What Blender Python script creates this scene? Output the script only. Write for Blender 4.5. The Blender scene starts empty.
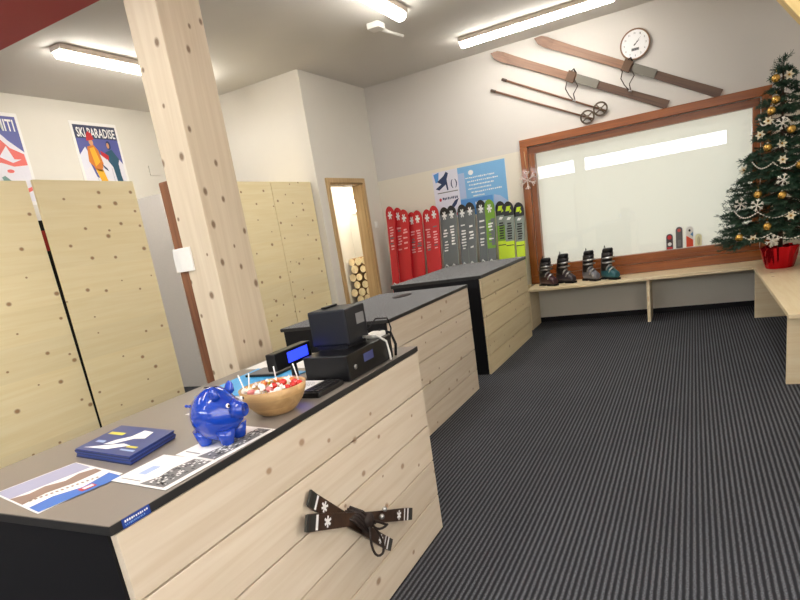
import bpy, bmesh, math, random
from math import sin, cos, pi, sqrt, atan2, radians
from mathutils import Vector as V, Matrix
rnd = random.Random(7)
sc = bpy.context.scene
col = sc.collection

# ------------------------------------------------------------------ materials
def lin(c):
    return tuple((x/12.92 if x <= .04045 else ((x+.055)/1.055)**2.4) for x in (v/255 for v in c))
def new_mat(name):
    m = bpy.data.materials.new(name); m.use_nodes = True
    nt = m.node_tree; b = nt.nodes['Principled BSDF']
    return m, nt, b
def N(nt, kind, **kw):
    n = nt.nodes.new(kind)
    for k, v in kw.items():
        if k in n.inputs: n.inputs[k].default_value = v
        else: setattr(n, k, v)
    return n
def plain(name, c, rough=.5, metal=0., var=.04, coat=0., bump=0., scale=60, spec=.5):
    m, nt, b = new_mat(name)
    L = nt.links.new
    b.inputs['Roughness'].default_value = rough; b.inputs['Metallic'].default_value = metal
    b.inputs['Coat Weight'].default_value = coat; b.inputs['Specular IOR Level'].default_value = spec
    tc = N(nt, 'ShaderNodeTexCoord'); nz = N(nt, 'ShaderNodeTexNoise', Scale=scale, Detail=3.)
    L(tc.outputs['Object'], nz.inputs['Vector'])
    hs = N(nt, 'ShaderNodeMix', data_type='RGBA')
    l = lin(c)
    hs.inputs[6].default_value = (*[x*(1-var) for x in l], 1); hs.inputs[7].default_value = (*[min(1, x*(1+var)) for x in l], 1)
    L(nz.outputs['Fac'], hs.inputs[0]); L(hs.outputs[2], b.inputs['Base Color'])
    if bump:
        bp = N(nt, 'ShaderNodeBump', Strength=bump, Distance=.004); L(nz.outputs['Fac'], bp.inputs['Height']); L(bp.outputs['Normal'], b.inputs['Normal'])
    return m
def emis(name, c, s):
    m, nt, b = new_mat(name)
    b.inputs['Base Color'].default_value = (*lin(c), 1)
    b.inputs['Emission Color'].default_value = (*lin(c), 1); b.inputs['Emission Strength'].default_value = s
    return m
def wood(name, c1, c2, knot, grain='Y', board='Z', bw=.2, kden=.5, ksize=.07, flat=None, rough=.55, kscale=6., coat=0., tint=.12):
    """planked spruce: grain axis, board axis, board width, knots"""
    m, nt, b = new_mat(name); L = nt.links.new
    b.inputs['Roughness'].default_value = rough; b.inputs['Coat Weight'].default_value = coat
    tc = N(nt, 'ShaderNodeTexCoord'); oi = N(nt, 'ShaderNodeObjectInfo')
    mul = N(nt, 'ShaderNodeMath', operation='MULTIPLY'); L(oi.outputs['Random'], mul.inputs[0]); mul.inputs[1].default_value = 37.
    add = N(nt, 'ShaderNodeVectorMath', operation='ADD'); L(tc.outputs['Object'], add.inputs[0]); 
    cmb = N(nt, 'ShaderNodeCombineXYZ'); 
    gi = 'XYZ'.index(grain)
    L(mul.outputs[0], cmb.inputs[gi]); L(cmb.outputs[0], add.inputs[1])
    sep = N(nt, 'ShaderNodeSeparateXYZ'); L(tc.outputs['Object'], sep.inputs[0])
    # board index
    dv = N(nt, 'ShaderNodeMath', operation='DIVIDE'); L(sep.outputs['XYZ'.index(board)], dv.inputs[0]); dv.inputs[1].default_value = bw
    fl = N(nt, 'ShaderNodeMath', operation='FLOOR'); L(dv.outputs[0], fl.inputs[0])
    wn = N(nt, 'ShaderNodeTexWhiteNoise', noise_dimensions='1D'); L(fl.outputs[0], wn.inputs['W'])
    # grain
    sca = [22., 22., 22.]; sca[gi] = 1.1
    mp = N(nt, 'ShaderNodeMapping'); mp.inputs['Scale'].default_value = sca; L(add.outputs[0], mp.inputs['Vector'])
    off = N(nt, 'ShaderNodeVectorMath', operation='ADD'); L(mp.outputs[0], off.inputs[0]); L(wn.outputs['Color'], off.inputs[1])
    nz = N(nt, 'ShaderNodeTexNoise', Scale=1.6, Detail=4., Distortion=.6); L(off.outputs[0], nz.inputs['Vector'])
    rp = N(nt, 'ShaderNodeValToRGB'); L(nz.outputs['Fac'], rp.inputs[0])
    rp.color_ramp.elements[0].position = .32; rp.color_ramp.elements[1].position = .68
    rp.color_ramp.elements[0].color = (*lin(c2), 1); rp.color_ramp.elements[1].color = (*lin(c1), 1)
    bm_ = N(nt, 'ShaderNodeMix', data_type='RGBA', blend_type='MULTIPLY'); 
    mr = N(nt, 'ShaderNodeMapRange'); mr.inputs['To Min'].default_value = 1-tint; mr.inputs['To Max'].default_value = 1.; L(wn.outputs['Value'], mr.inputs['Value'])
    bm_.inputs[0].default_value = 1.; L(rp.outputs[0], bm_.inputs[6])
    c3 = N(nt, 'ShaderNodeCombineColor'); [L(mr.outputs[0], c3.inputs[i]) for i in range(3)]; L(c3.outputs[0], bm_.inputs[7])
    # knots
    ks = [kscale]*3; ks[gi] = kscale*.75
    mk = N(nt, 'ShaderNodeMapping'); mk.inputs['Scale'].default_value = ks; L(add.outputs[0], mk.inputs['Vector'])
    vo = N(nt, 'ShaderNodeTexVoronoi', Scale=1.)
    if flat:
        vo.voronoi_dimensions = '2D'; s2 = N(nt, 'ShaderNodeSeparateXYZ'); L(mk.outputs[0], s2.inputs[0]); c2_ = N(nt, 'ShaderNodeCombineXYZ')
        if flat == 'D':
            sm = N(nt, 'ShaderNodeMath', operation='ADD'); L(s2.outputs[0], sm.inputs[0]); L(s2.outputs[1], sm.inputs[1]); L(sm.outputs[0], c2_.inputs[0]); L(s2.outputs[2], c2_.inputs[1])
        else:
          for i, k in enumerate([k for k in 'XYZ' if k != flat]): L(s2.outputs['XYZ'.index(k)], c2_.inputs[i])
        L(c2_.outputs[0], vo.inputs['Vector'])
    else: L(mk.outputs[0], vo.inputs['Vector'])
    sk = N(nt, 'ShaderNodeSeparateColor'); L(vo.outputs['Color'], sk.inputs[0])
    sz = N(nt, 'ShaderNodeMath', operation='MULTIPLY'); L(sk.outputs[1], sz.inputs[0]); sz.inputs[1].default_value = ksize
    sz2 = N(nt, 'ShaderNodeMath', operation='ADD'); L(sz.outputs[0], sz2.inputs[0]); sz2.inputs[1].default_value = ksize*.55
    df = N(nt, 'ShaderNodeMath', operation='DIVIDE'); L(vo.outputs['Distance'], df.inputs[0]); L(sz2.outputs[0], df.inputs[1])
    kr = N(nt, 'ShaderNodeMapRange'); kr.inputs['From Min'].default_value = .6; kr.inputs['From Max'].default_value = 1.3
    kr.inputs['To Min'].default_value = 1.; kr.inputs['To Max'].default_value = 0.; L(df.outputs[0], kr.inputs['Value'])
    has = N(nt, 'ShaderNodeMath', operation='LESS_THAN'); L(sk.outputs[0], has.inputs[0]); has.inputs[1].default_value = kden
    kk = N(nt, 'ShaderNodeMath', operation='MULTIPLY'); L(kr.outputs[0], kk.inputs[0]); L(has.outputs[0], kk.inputs[1])
    k8 = N(nt, 'ShaderNodeMath', operation='MULTIPLY'); L(kk.outputs[0], k8.inputs[0]); k8.inputs[1].default_value = .85
    fx = N(nt, 'ShaderNodeMix', data_type='RGBA'); L(k8.outputs[0], fx.inputs[0]); L(bm_.outputs[2], fx.inputs[6]); fx.inputs[7].default_value = (*lin(knot), 1)
    L(fx.outputs[2], b.inputs['Base Color'])
    bp = N(nt, 'ShaderNodeBump', Strength=.08, Distance=.002); L(nz.outputs['Fac'], bp.inputs['Height']); L(bp.outputs['Normal'], b.inputs['Normal'])
    return m

SPR = dict(c1=(247, 232, 190), c2=(241, 223, 174), knot=(150, 104, 58))
m_panel = wood('spruce_panel', **SPR, grain='Y', board='Z', bw=.21, kden=.4, ksize=.085, kscale=9., flat='X', tint=.07)
FR = dict(c1=(230, 216, 196), c2=(219, 202, 178), knot=(158, 124, 92))
m_front = wood('spruce_planks', **FR, grain='Y', board='Z', bw=.17, kden=.3, ksize=.075, kscale=8.5, flat='X', rough=.5, tint=.1)
m_post = wood('spruce_post', (214, 199, 175), (203, 186, 160), (104, 74, 46), grain='Z', board='X', bw=.5, flat='D', kden=.5, ksize=.085, kscale=9, tint=.02)
m_bench = wood('spruce_bench', (247, 231, 196), (236, 214, 172), (176, 136, 92), grain='X', board='Y', bw=.16, kden=.2, ksize=.07, flat='Z', rough=.4, tint=.06)
m_benchy = wood('spruce_bench_long', (247, 231, 196), (238, 218, 178), (170, 128, 84), grain='Y', board='X', bw=.2, kden=.3, ksize=.07, flat='Z', rough=.4, tint=.06)
m_frame = wood('window_timber', (166, 96, 42), (130, 70, 24), (90, 46, 18), grain='X', board='Y', bw=3, kden=0., rough=.35, coat=.3)
m_framez = wood('window_timber_upright', (166, 96, 42), (130, 70, 24), (90, 46, 18), grain='Z', board='Y', bw=3, kden=0., rough=.35, coat=.3)
m_door = wood('door_timber', (214, 182, 134), (192, 158, 108), (150, 110, 60), grain='Z', board='X', bw=3, kden=.0, rough=.45)
m_brace = wood('brace_timber', (240, 214, 150), (228, 198, 130), (160, 110, 60), grain='X', board='Y', bw=3, kden=.1, rough=.5)
m_oldski = wood('old_ski_wood', (150, 108, 80), (118, 82, 58), (80, 52, 34), grain='X', board='Z', bw=3, kden=0., rough=.4)
m_oldslat = wood('old_slat_wood', (142, 92, 58), (98, 56, 32), (60, 32, 18), grain='Z', board='X', bw=3, kden=.0, rough=.5)
m_bowl = wood('bowl_wood', (210, 172, 120), (184, 144, 94), (140, 92, 44), grain='X', board='Z', bw=.03, kden=0., rough=.4, coat=.2, tint=.2)
m_minski = wood('mini_ski_wood', (78, 56, 42), (56, 40, 30), (40, 28, 20), grain='X', board='Z', bw=3, kden=0., rough=.35)
m_minedge = plain('mini_ski_edge', (150, 118, 80), .5)
m_log = wood('log_end', (250, 236, 200), (236, 210, 160), (160, 110, 60), grain='Y', board='X', bw=3, kden=.1)
m_bark = plain('log_bark', (150, 112, 70), .8, bump=.5)

m_oldski2 = wood('old_ski_wood_dark', (112, 84, 66), (88, 64, 50), (60, 40, 28), grain='X', board='Z', bw=3, kden=0., rough=.45)
m_wall = plain('wall_paint', (222, 218, 209), .85, var=.015, scale=8)
m_ceil = plain('ceiling_paint', (216, 212, 206), .9, var=.02, scale=5)
m_red = plain('red_beam_paint', (176, 26, 44), .55, var=.05, scale=10)
m_white = plain('white_plastic', (232, 230, 224), .4)
m_paper = plain('paper_white', (238, 236, 234), .6)
m_black = plain('black_laminate', (15, 15, 19), .5, spec=.3)
m_blackgloss = plain('black_plastic', (15, 15, 17), .3, spec=.4)
m_navy = plain('black_blue_plastic', (16, 19, 28), .4, spec=.4)
m_top = plain('grey_laminate_top', (134, 127, 120), .3, var=.03, scale=120)
m_edge = plain('black_edge_band', (38, 37, 37), .4)
m_metal = plain('silver_metal', (190, 190, 192), .3, metal=.9)
m_grey = plain('mid_grey', (120, 120, 122), .5)
m_text = plain('white_print', (240, 240, 240), .6)
m_glassy = plain('clear_crystal', (232, 214, 206), .1, spec=.8)

# two tone back wall: the lower paint coat is a shade warmer and paler
m_back, nt, b = new_mat('wall_paint_two_tone')
tc = N(nt, 'ShaderNodeTexCoord'); sp = N(nt, 'ShaderNodeSeparateXYZ'); nt.links.new(tc.outputs['Object'], sp.inputs[0])
gt = N(nt, 'ShaderNodeMath', operation='GREATER_THAN'); nt.links.new(sp.outputs[2], gt.inputs[0]); gt.inputs[1].default_value = 2.04
mx = N(nt, 'ShaderNodeMix', data_type='RGBA'); nt.links.new(gt.outputs[0], mx.inputs[0])
mx.inputs[6].default_value = (*lin((228, 222, 208)), 1); mx.inputs[7].default_value = (*lin((214, 210, 205)), 1)
nt.links.new(mx.outputs[2], b.inputs['Base Color']); b.inputs['Roughness'].default_value = .85

# ribbed carpet
m_carpet, nt, b = new_mat('ribbed_carpet'); L = nt.links.new
tc = N(nt, 'ShaderNodeTexCoord'); sp = N(nt, 'ShaderNodeSeparateXYZ'); L(tc.outputs['Object'], sp.inputs[0])
nzw = N(nt, 'ShaderNodeTexNoise', Scale=25., Detail=2.); L(tc.outputs['Object'], nzw.inputs['Vector'])
wob = N(nt, 'ShaderNodeMath', operation='MULTIPLY_ADD'); L(nzw.outputs['Fac'], wob.inputs[0]); wob.inputs[1].default_value = .004; L(sp.outputs[0], wob.inputs[2])
fr = N(nt, 'ShaderNodeMath', operation='MULTIPLY'); L(wob.outputs[0], fr.inputs[0]); fr.inputs[1].default_value = 2*pi/.0225
sn = N(nt, 'ShaderNodeMath', operation='SINE'); L(fr.outputs[0], sn.inputs[0])
mr = N(nt, 'ShaderNodeMapRange'); L(sn.outputs[0], mr.inputs['Value']); mr.inputs['From Min'].default_value = -.5; mr.inputs['From Max'].default_value = .9
nz = N(nt, 'ShaderNodeTexNoise', Scale=180., Detail=3.); L(tc.outputs['Object'], nz.inputs['Vector'])
nzb = N(nt, 'ShaderNodeTexNoise', Scale=2.2, Detail=4.); L(tc.outputs['Object'], nzb.inputs['Vector'])
ma = N(nt, 'ShaderNodeMath', operation='MULTIPLY'); L(mr.outputs[0], ma.inputs[0])
mrn = N(nt, 'ShaderNodeMapRange'); L(nz.outputs['Fac'], mrn.inputs['Value']); mrn.inputs['From Min'].default_value = .3; mrn.inputs['From Max'].default_value = .7; mrn.inputs['To Min'].default_value = .2; mrn.inputs['To Max'].default_value = 1.3
L(mrn.outputs[0], ma.inputs[1])
mrb = N(nt, 'ShaderNodeMapRange'); L(nzb.outputs['Fac'], mrb.inputs['Value']); mrb.inputs['To Min'].default_value = .75; mrb.inputs['To Max'].default_value = 1.25
mb = N(nt, 'ShaderNodeMath', operation='MULTIPLY'); L(ma.outputs[0], mb.inputs[0]); L(mrb.outputs[0], mb.inputs[1])
mx = N(nt, 'ShaderNodeMix', data_type='RGBA'); L(mb.outputs[0], mx.inputs[0])
mx.inputs[6].default_value = (*lin((42, 43, 48)), 1); mx.inputs[7].default_value = (*lin((108, 111, 118)), 1)
L(mx.outputs[2], b.inputs['Base Color']); b.inputs['Roughness'].default_value = .95; b.inputs['Specular IOR Level'].default_value = .15
bp = N(nt, 'ShaderNodeBump', Strength=.4, Distance=.005); L(sn.outputs[0], bp.inputs['Height']); L(bp.outputs['Normal'], b.inputs['Normal'])
# flecked carpet glued on the low counters
m_mat, nt, b = new_mat('flecked_grey_carpet'); L = nt.links.new
tc = N(nt, 'ShaderNodeTexCoord'); nz = N(nt, 'ShaderNodeTexNoise', Scale=140., Detail=3.); L(tc.outputs['Object'], nz.inputs['Vector'])
rp = N(nt, 'ShaderNodeValToRGB'); L(nz.outputs['Fac'], rp.inputs[0]); rp.color_ramp.elements[0].position = .36; rp.color_ramp.elements[1].position = .66
rp.color_ramp.elements[0].color = (*lin((66, 67, 72)), 1); rp.color_ramp.elements[1].color = (*lin((158, 160, 164)), 1)
L(rp.outputs[0], b.inputs['Base Color']); b.inputs['Roughness'].default_value = .95; b.inputs['Specular IOR Level'].default_value = .2

# window glass: clear with a fresnel reflection
m_glass, nt, b = new_mat('window_glass'); nt.nodes.remove(b)
out = nt.nodes['Material Output']; fz = N(nt, 'ShaderNodeFresnel', IOR=1.5); tr = N(nt, 'ShaderNodeBsdfTransparent'); gl = N(nt, 'ShaderNodeBsdfGlossy', Roughness=.01)
ms = N(nt, 'ShaderNodeMixShader'); nt.links.new(fz.outputs[0], ms.inputs[0]); nt.links.new(tr.outputs[0], ms.inputs[1]); nt.links.new(gl.outputs[0], ms.inputs[2]); nt.links.new(ms.outputs[0], out.inputs[0])
# roller blind with daylight behind it
m_blind, nt, b = new_mat('backlit_blind'); b.inputs['Base Color'].default_value = (*lin((236, 236, 226)), 1); b.inputs['Roughness'].default_value = .8
b.inputs['Emission Color'].default_value = (*lin((246, 247, 228)), 1); b.inputs['Emission Strength'].default_value = .17
m_tube = emis('lamp_diffuser', (255, 250, 240), 15.)
m_tube2 = emis('small_lamp_diffuser', (255, 252, 244), 6.)
m_rearglow = emis('rear_strip_glow', (240, 246, 255), 7.)  # glow of the added strip on the rear wall
m_lcd = emis('blue_lcd', (40, 60, 255), .7)

# ------------------------------------------------------------------ mesh builder
class M:
    def __init__(s): s.v = []; s.f = []; s.m = []; s.mats = []; s.sm = []
    def mi(s, mat):
        if mat not in s.mats: s.mats.append(mat)
        return s.mats.index(mat)
    def add(s, verts, faces, mat, smooth=False, T=None):
        o = len(s.v); k = s.mi(mat)
        s.v += [T @ V(p) if T else V(p) for p in verts]
        for f in faces: s.f.append(tuple(o+i for i in f)); s.m.append(k); s.sm.append(smooth)
        return s
    def box(s, a, b, mat, bev=0., T=None):
        x0, y0, z0 = [min(p, q) for p, q in zip(a, b)]; x1, y1, z1 = [max(p, q) for p, q in zip(a, b)]
        if bev <= 0:
            vs = [(x, y, z) for z in (z0, z1) for y in (y0, y1) for x in (x0, x1)]
            fs = [(0, 2, 3, 1), (4, 5, 7, 6), (0, 1, 5, 4), (2, 6, 7, 3), (0, 4, 6, 2), (1, 3, 7, 5)]
            return s.add(vs, fs, mat, T=T)
        bm = bmesh.new(); bmesh.ops.create_cube(bm, size=1)
        for v in bm.verts: v.co = V(((x0+x1)/2+v.co.x*(x1-x0), (y0+y1)/2+v.co.y*(y1-y0), (z0+z1)/2+v.co.z*(z1-z0)))
        bmesh.ops.bevel(bm, geom=bm.edges[:], offset=bev, segments=2, affect='EDGES', profile=.6)
        bm.verts.index_update(); s.add([v.co.copy() for v in bm.verts], [[v.index for v in f.verts] for f in bm.faces], mat, T=T); bm.free(); return s
    def loft(s, rings, mat, cap=True, smooth=True, T=None, closed=True):
        n = len(rings[0]); vs = [p for r in rings for p in r]; fs = []
        for i in range(len(rings)-1):
            for j in range(n if closed else n-1):
                k = (j+1) % n; fs.append((i*n+j, i*n+k, (i+1)*n+k, (i+1)*n+j))
        s.add(vs, fs, mat, smooth, T)
        if cap and closed:
            s.add(rings[0], [tuple(reversed(range(n)))], mat, False, T); s.add(rings[-1], [tuple(range(n))], mat, False, T)
        return s
    def lathe(s, prof, mat, c=(0, 0, 0), n=24, smooth=True, T=None, cap=True):
        rings = [[(c[0]+r*cos(2*pi*i/n), c[1]+r*sin(2*pi*i/n), c[2]+z) for i in range(n)] for r, z in prof]
        return s.loft(rings, mat, cap, smooth, T)
    def tube(s, pts, r, mat, n=8, T=None, cap=True):
        pts = [V(p) for p in pts]; rings = []; up = V((0, 0, 1))
        rr = r if isinstance(r, (list, tuple)) else [r]*len(pts)
        t0 = (pts[1]-pts[0]).normalized(); a = t0.cross(up)
        if a.length < .05: a = t0.cross(V((1, 0, 0)))
        a.normalize()
        for i, p in enumerate(pts):
            t = (pts[min(i+1, len(pts)-1)]-pts[max(i-1, 0)]).normalized()
            a = (a-t*a.dot(t)).normalized(); b = t.cross(a)
            rings.append([p+(a*cos(2*pi*k/n)+b*sin(2*pi*k/n))*rr[i] for k in range(n)])
        return s.loft(rings, mat, cap, True, T)
    def ball(s, c, r, mat, n=14, T=None):
        rx, ry, rz = r if isinstance(r, (list, tuple)) else (r, r, r)
        rings = []
        for i in range(n//2+1):
            th = pi*i/(n//2); q = max(sin(th), .001)
            rings.append([(c[0]+rx*q*cos(2*pi*k/n), c[1]+ry*q*sin(2*pi*k/n), c[2]-rz*cos(th)) for k in range(n)])
        return s.loft(rings, mat, True, True, T)
    def poly(s, pts, mat): return s.add(pts, [tuple(range(len(pts)))], mat)
    def build(s, name, parent=None, world=True, smooth_angle=None):
        o = parent.location if (parent is not None and world) else V((0, 0, 0))
        gp = parent.parent if parent is not None else None
        if gp is not None and world: o = o+gp.location
        me = bpy.data.meshes.new(name); me.from_pydata([tuple(p-V(o)) for p in s.v], [], s.f)
        for m in s.mats: me.materials.append(m)
        me.polygons.foreach_set('material_index', s.m); me.polygons.foreach_set('use_smooth', s.sm)
        bm = bmesh.new(); bm.from_mesh(me); bmesh.ops.remove_doubles(bm, verts=bm.verts, dist=1e-6); bmesh.ops.recalc_face_normals(bm, faces=bm.faces); bm.to_mesh(me); bm.free()
        ob = bpy.data.objects.new(name, me); col.objects.link(ob)
        if parent is not None: ob.parent = parent
        return ob
def single(s, name, loc, label, cat, group=None, rot=None):
    """a thing that is one mesh, its origin moved to its base"""
    ob = s.build(name)
    ob.data.transform(Matrix.Translation(-V(loc))); ob.location = loc
    return tag(ob, label, cat, group)
def tag(o, label, cat, group=None):
    o['label'] = label; o['category'] = cat
    if group: o['group'] = group
    return o
def thing(name, loc, label, cat, group=None, rz=0, rot=None):
    o = bpy.data.objects.new(name, None); col.objects.link(o); o.empty_display_size = .05
    o.location = loc; o.rotation_euler = rot if rot else (0, 0, rz)
    bpy.context.view_layer.update() if False else None
    return tag(o, label, cat, group)
def struct(s, name, parent=None, label=None):
    ob = s.build(name, parent)
    if parent is None: ob['kind'] = 'structure'
    if label: ob['label'] = label
    return ob
def copy_tree(root):
    r = root.copy(); col.objects.link(r)
    for ch in list(root.children):
        c = ch.copy(); col.objects.link(c); c.parent = r
        for g in list(ch.children):
            d = g.copy(); col.objects.link(d); d.parent = c
    return r

def text_geo(txt):
    cu = bpy.data.curves.new('lettering', 'FONT'); cu.body = txt; cu.size = 1.; cu.offset = .018; cu.resolution_u = 2
    ob = bpy.data.objects.new('lettering', cu); col.objects.link(ob)
    dg = bpy.context.evaluated_depsgraph_get(); me = bpy.data.meshes.new_from_object(ob.evaluated_get(dg))
    vs = [v.co.copy() for v in me.vertices]; fs = [tuple(p.vertices) for p in me.polygons]
    bpy.data.objects.remove(ob); bpy.data.curves.remove(cu); bpy.data.meshes.remove(me)
    x0 = min(v.x for v in vs); x1 = max(v.x for v in vs); y0 = min(v.y for v in vs); y1 = max(v.y for v in vs)
    return [((v.x-x0)/(x1-x0), (v.y-y0)/(y1-y0)) for v in vs], fs
class Plane:
    """drawing frame on a real sheet: o corner, u right, v up, n outward"""
    def __init__(s, mesh, o, u, v): s.m = mesh; s.o = V(o); s.u = V(u); s.v = V(v); s.n = s.u.cross(s.v).normalized()
    def P(s, a, b, l): return s.o+s.u*a+s.v*b+s.n*(.0006*l)
    def poly(s, pts, mat, l=1): s.m.add([s.P(a, b, l) for a, b in pts], [tuple(range(len(pts)))], mat)
    def rect(s, a0, b0, a1, b1, mat, l=1): s.poly([(a0, b0), (a1, b0), (a1, b1), (a0, b1)], mat, l)
    def ell(s, a, b, ra, rb, mat, l=1, n=16): s.poly([(a+ra*cos(2*pi*i/n), b+rb*sin(2*pi*i/n)) for i in range(n)], mat, l)
    def text(s, txt, a0, b0, a1, b1, mat, l=2):
        vs, fs = text_geo(txt); s.m.add([s.P(a0+x*(a1-a0), b0+y*(b1-b0), l) for x, y in vs], fs, mat)
    def glyphs(s, a0, b0, a1, b1, mat, l=2, n=8, vert=False, seed=0):
        """unreadable small print: short strokes"""
        r = random.Random(seed)
        if vert:
            h = (b1-b0)/n
            for i in range(n): s.rect(a0+(a1-a0)*r.uniform(0, .25), b0+h*(i+.12), a1-(a1-a0)*r.uniform(0, .25), b0+h*(i+.12+r.uniform(.3, .7)), mat, l)
        else:
            w = (a1-a0)/n
            for i in range(n): s.rect(a0+w*(i+.1), b0+(b1-b0)*r.uniform(0, .2), a0+w*(i+.1+r.uniform(.45, .8)), b1-(b1-b0)*r.uniform(0, .25), mat, l)
C = lambda n, c, **k: plain(n, c, k.pop('rough', .5), **k)

# ------------------------------------------------------------------ room shell
YB = 7.5; ZC = 3.176; XL = -5.67; XR = 1.3; YN = -3.0; T = .12
struct(M().box((XL-1, YN-T, -.1), (XR+T, YB+2.2, 0), m_carpet), 'floor')
struct(M().box((XL-1, YN-T, ZC), (XR+T, YB+2.2, ZC+.1), m_ceil), 'ceiling')
# back wall around the window opening
wx0, wx1, wz0, wz1 = -1.70, .60, .60, 2.06
w = M()
w.box((-3.695, YB, 0), (wx0, YB+.2, ZC), m_back); w.box((wx1, YB, 0), (XR+T, YB+.2, ZC), m_back)
w.box((wx0, YB, 0), (wx1, YB+.2, wz0), m_back); w.box((wx0, YB, wz1), (wx1, YB+.2, ZC), m_back)
struct(w, 'wall_back')
struct(M().box((XL-T, YN, 0), (XL, 5.99, ZC), m_wall), 'wall_left')
gy0, gy1, gz0, gz1 = -2.4, 1.9, .95, 2.45
w = M().box((XR, YN, 0), (XR+T, gy0, ZC), m_wall).box((XR, gy1, 0), (XR+T, YB, ZC), m_wall).box((XR, gy0, 0), (XR+T, gy1, gz0), m_wall).box((XR, gy0, gz1), (XR+T, gy1, ZC), m_wall)
struct(w, 'wall_right')
w3 = struct(M().box((XR+.07, gy0, gz0), (XR+.10, gy1, gz1), emis('side_fill_glow', (255, 250, 242), 1.25)), 'side_light_panel')  # unseen glowing panel added to light the room from the right
fm = M()
for i in range(5): yy = gy0+(gy1-gy0-.05)*i/4; fm.box((XR, yy, gz0), (XR+.069, yy+.05, gz1), m_white)
for z in (gz0, gz1-.05): fm.box((XR, gy0, z), (XR+.069, gy1, z+.05), m_white)
struct(fm, 'window_frame', w3)  # bars around the added side panel
struct(M().box((XL, 5.99, 0), (-3.695, 6.11, ZC), m_wall), 'wall_alcove')
dy0, dy1, dz = 6.22, 7.02, 2.02
w = M().box((-3.815, 6.11, 0), (-3.695, dy0, ZC), m_wall).box((-3.815, dy1, 0), (-3.695, YB+.2, ZC), m_wall).box((-3.815, dy0, dz), (-3.695, dy1, ZC), m_wall)
struct(w, 'wall_doorway')
struct(M().box((-3.695, YB-.012, 0), (XR, YB, .055), m_black), 'upstand_shade_back')  # black strip standing in for carpet upstand and shade at the wall foot
# rear wall, with an added unseen glowing strip framed like high windows
w = M().box((XL, YN-T, 0), (XR, YN, 2.16), m_wall).box((XL, YN-T, 2.52), (XR, YN, ZC), m_wall).box((.78, YN-T, 2.16), (XR, YN, 2.52), m_wall).box((XL, YN-T, 2.16), (-4.6, YN, 2.52), m_wall)
struct(w, 'wall_rear')
w2 = struct(M().box((-4.6, YN-.1, 2.16), (.78, YN-.06, 2.52), m_rearglow), 'rear_light_strip')  # glow strip added behind the camera, mirrored in the window glass
fm = M()
for x in (-4.6, .75): fm.box((x, YN-.06, 2.16), (x+.03, YN, 2.52), m_white)
for z in (2.16, 2.495): fm.box((-4.57, YN-.06, z), (.75, YN, z+.025), m_white)
struct(fm, 'window_frame', w2)  # bars around the added rear strip
# red beam on its wooden post
struct(M().box((XL, 1.70, 2.60), (XR, 2.32, ZC), m_red), 'trim_1', label='dark red painted ceiling beam above the spruce post')
p = M().box((-2.05, 2.08, 0), (-1.88, 2.35, 2.60), m_post, .006)
struct(p, 'trim_2', label='square spruce post with knots standing behind the reception counter')
br = M(); br.box((-.93, -.07, -.07), (1.03, .07, .07), m_brace, .004)
o = br.build('trim_3'); o['kind'] = 'structure'; o['label'] = 'slanting pale timber brace at the upper right of the room'
o.location = (.671, 5.57, 2.429); o.rotation_euler = (0, radians(54.3), 0)

# window 1
def quadbar(mesh, a, b, mat): mesh.box(a, b, mat, .004)
g = M().box((wx0, YB+.075, wz0), (wx1, YB+.081, wz1), m_glass)
win = struct(g, 'window_1', label='wide brown framed window with a white blind behind the glass')
f1 = M()
ox0, ox1, oz0, oz1 = -1.785, .69, .484, 2.15; ft = .055
f1.box((ox0, YB-.05, oz1-.085), (ox1, YB-.001, oz1), m_frame, .006); f1.box((ox0, YB-.05, oz0), (ox1, YB-.001, oz0+.10), m_frame, .006)
f2 = M()
f2.box((ox0, YB-.05, oz0+.10), (ox0+.085, YB-.001, oz1-.085), m_framez, .006); f2.box((ox1-.085, YB-.05, oz0+.10), (ox1, YB-.001, oz1-.085), m_framez, .006)
struct(f1, 'window_frame', win); struct(f2, 'window_frame', win)
# inner sash, set back in the opening
s1 = M().box((wx0, YB, wz0), (wx1, YB+.10, wz0+.09), m_frame, .004).box((wx0, YB, wz1-.075), (wx1, YB+.10, wz1), m_frame, .004)
s1.box((wx0, YB-.015, wz0-.012), (wx1, YB+.0, wz0+.03), m_frame, .003)
s2 = M().box((wx0, YB, wz0+.09), (wx0+.065, YB+.10, wz1-.075), m_framez, .004).box((wx1-.065, YB, wz0+.09), (wx1, YB+.10, wz1-.075), m_framez, .004)
struct(s1, 'window_sash', win); struct(s2, 'window_sash', win)
struct(M().box((wx0+.02, YB+.14, wz0+.02), (wx1-.02, YB+.145, wz1), m_blind), 'blind', win)

# doorway and the white room behind it
dr = M()
dr.box((-3.70, dy0-.06, 0), (-3.668, dy0, dz+.055), m_door, .004).box((-3.70, dy1, 0), (-3.668, dy1+.06, dz+.055), m_door, .004).box((-3.70, dy0, dz), (-3.668, dy1, dz+.055), m_door, .004)
dr.box((-3.82, dy0-.012, 0), (-3.69, dy0+.012, dz), m_door).box((-3.82, dy1-.02, 0), (-3.69, dy1+.012, dz), m_door).box((-3.82, dy0, dz-.02), (-3.69, dy1, dz+.01), m_door)
d1 = struct(dr, 'door_1', label='pale timber door frame open to a white room')
struct(M().box((-5.02, 6.11, 0), (-4.92, 8.85, ZC), m_wall), 'wall_store_side')
struct(M().box((-4.92, 8.75, 0), (-3.4, 8.85, ZC), m_wall), 'wall_store_back')
struct(M().box((-3.5, YB+.2, 0), (-3.4, 8.75, ZC), m_wall), 'wall_store_right')
lp = thing('wall_lamp', (-4.74, 8.72, 1.86), 'glowing white lamp on the wall of the room beyond the doorway', 'lamp')
M().box((-4.84, 8.715, 1.76), (-4.64, 8.75, 1.97), m_white, .005).build('backplate', lp)
M().box((-4.82, 8.66, 1.78), (-4.66, 8.714, 1.95), m_tube2, .02).build('diffuser', lp)
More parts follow.
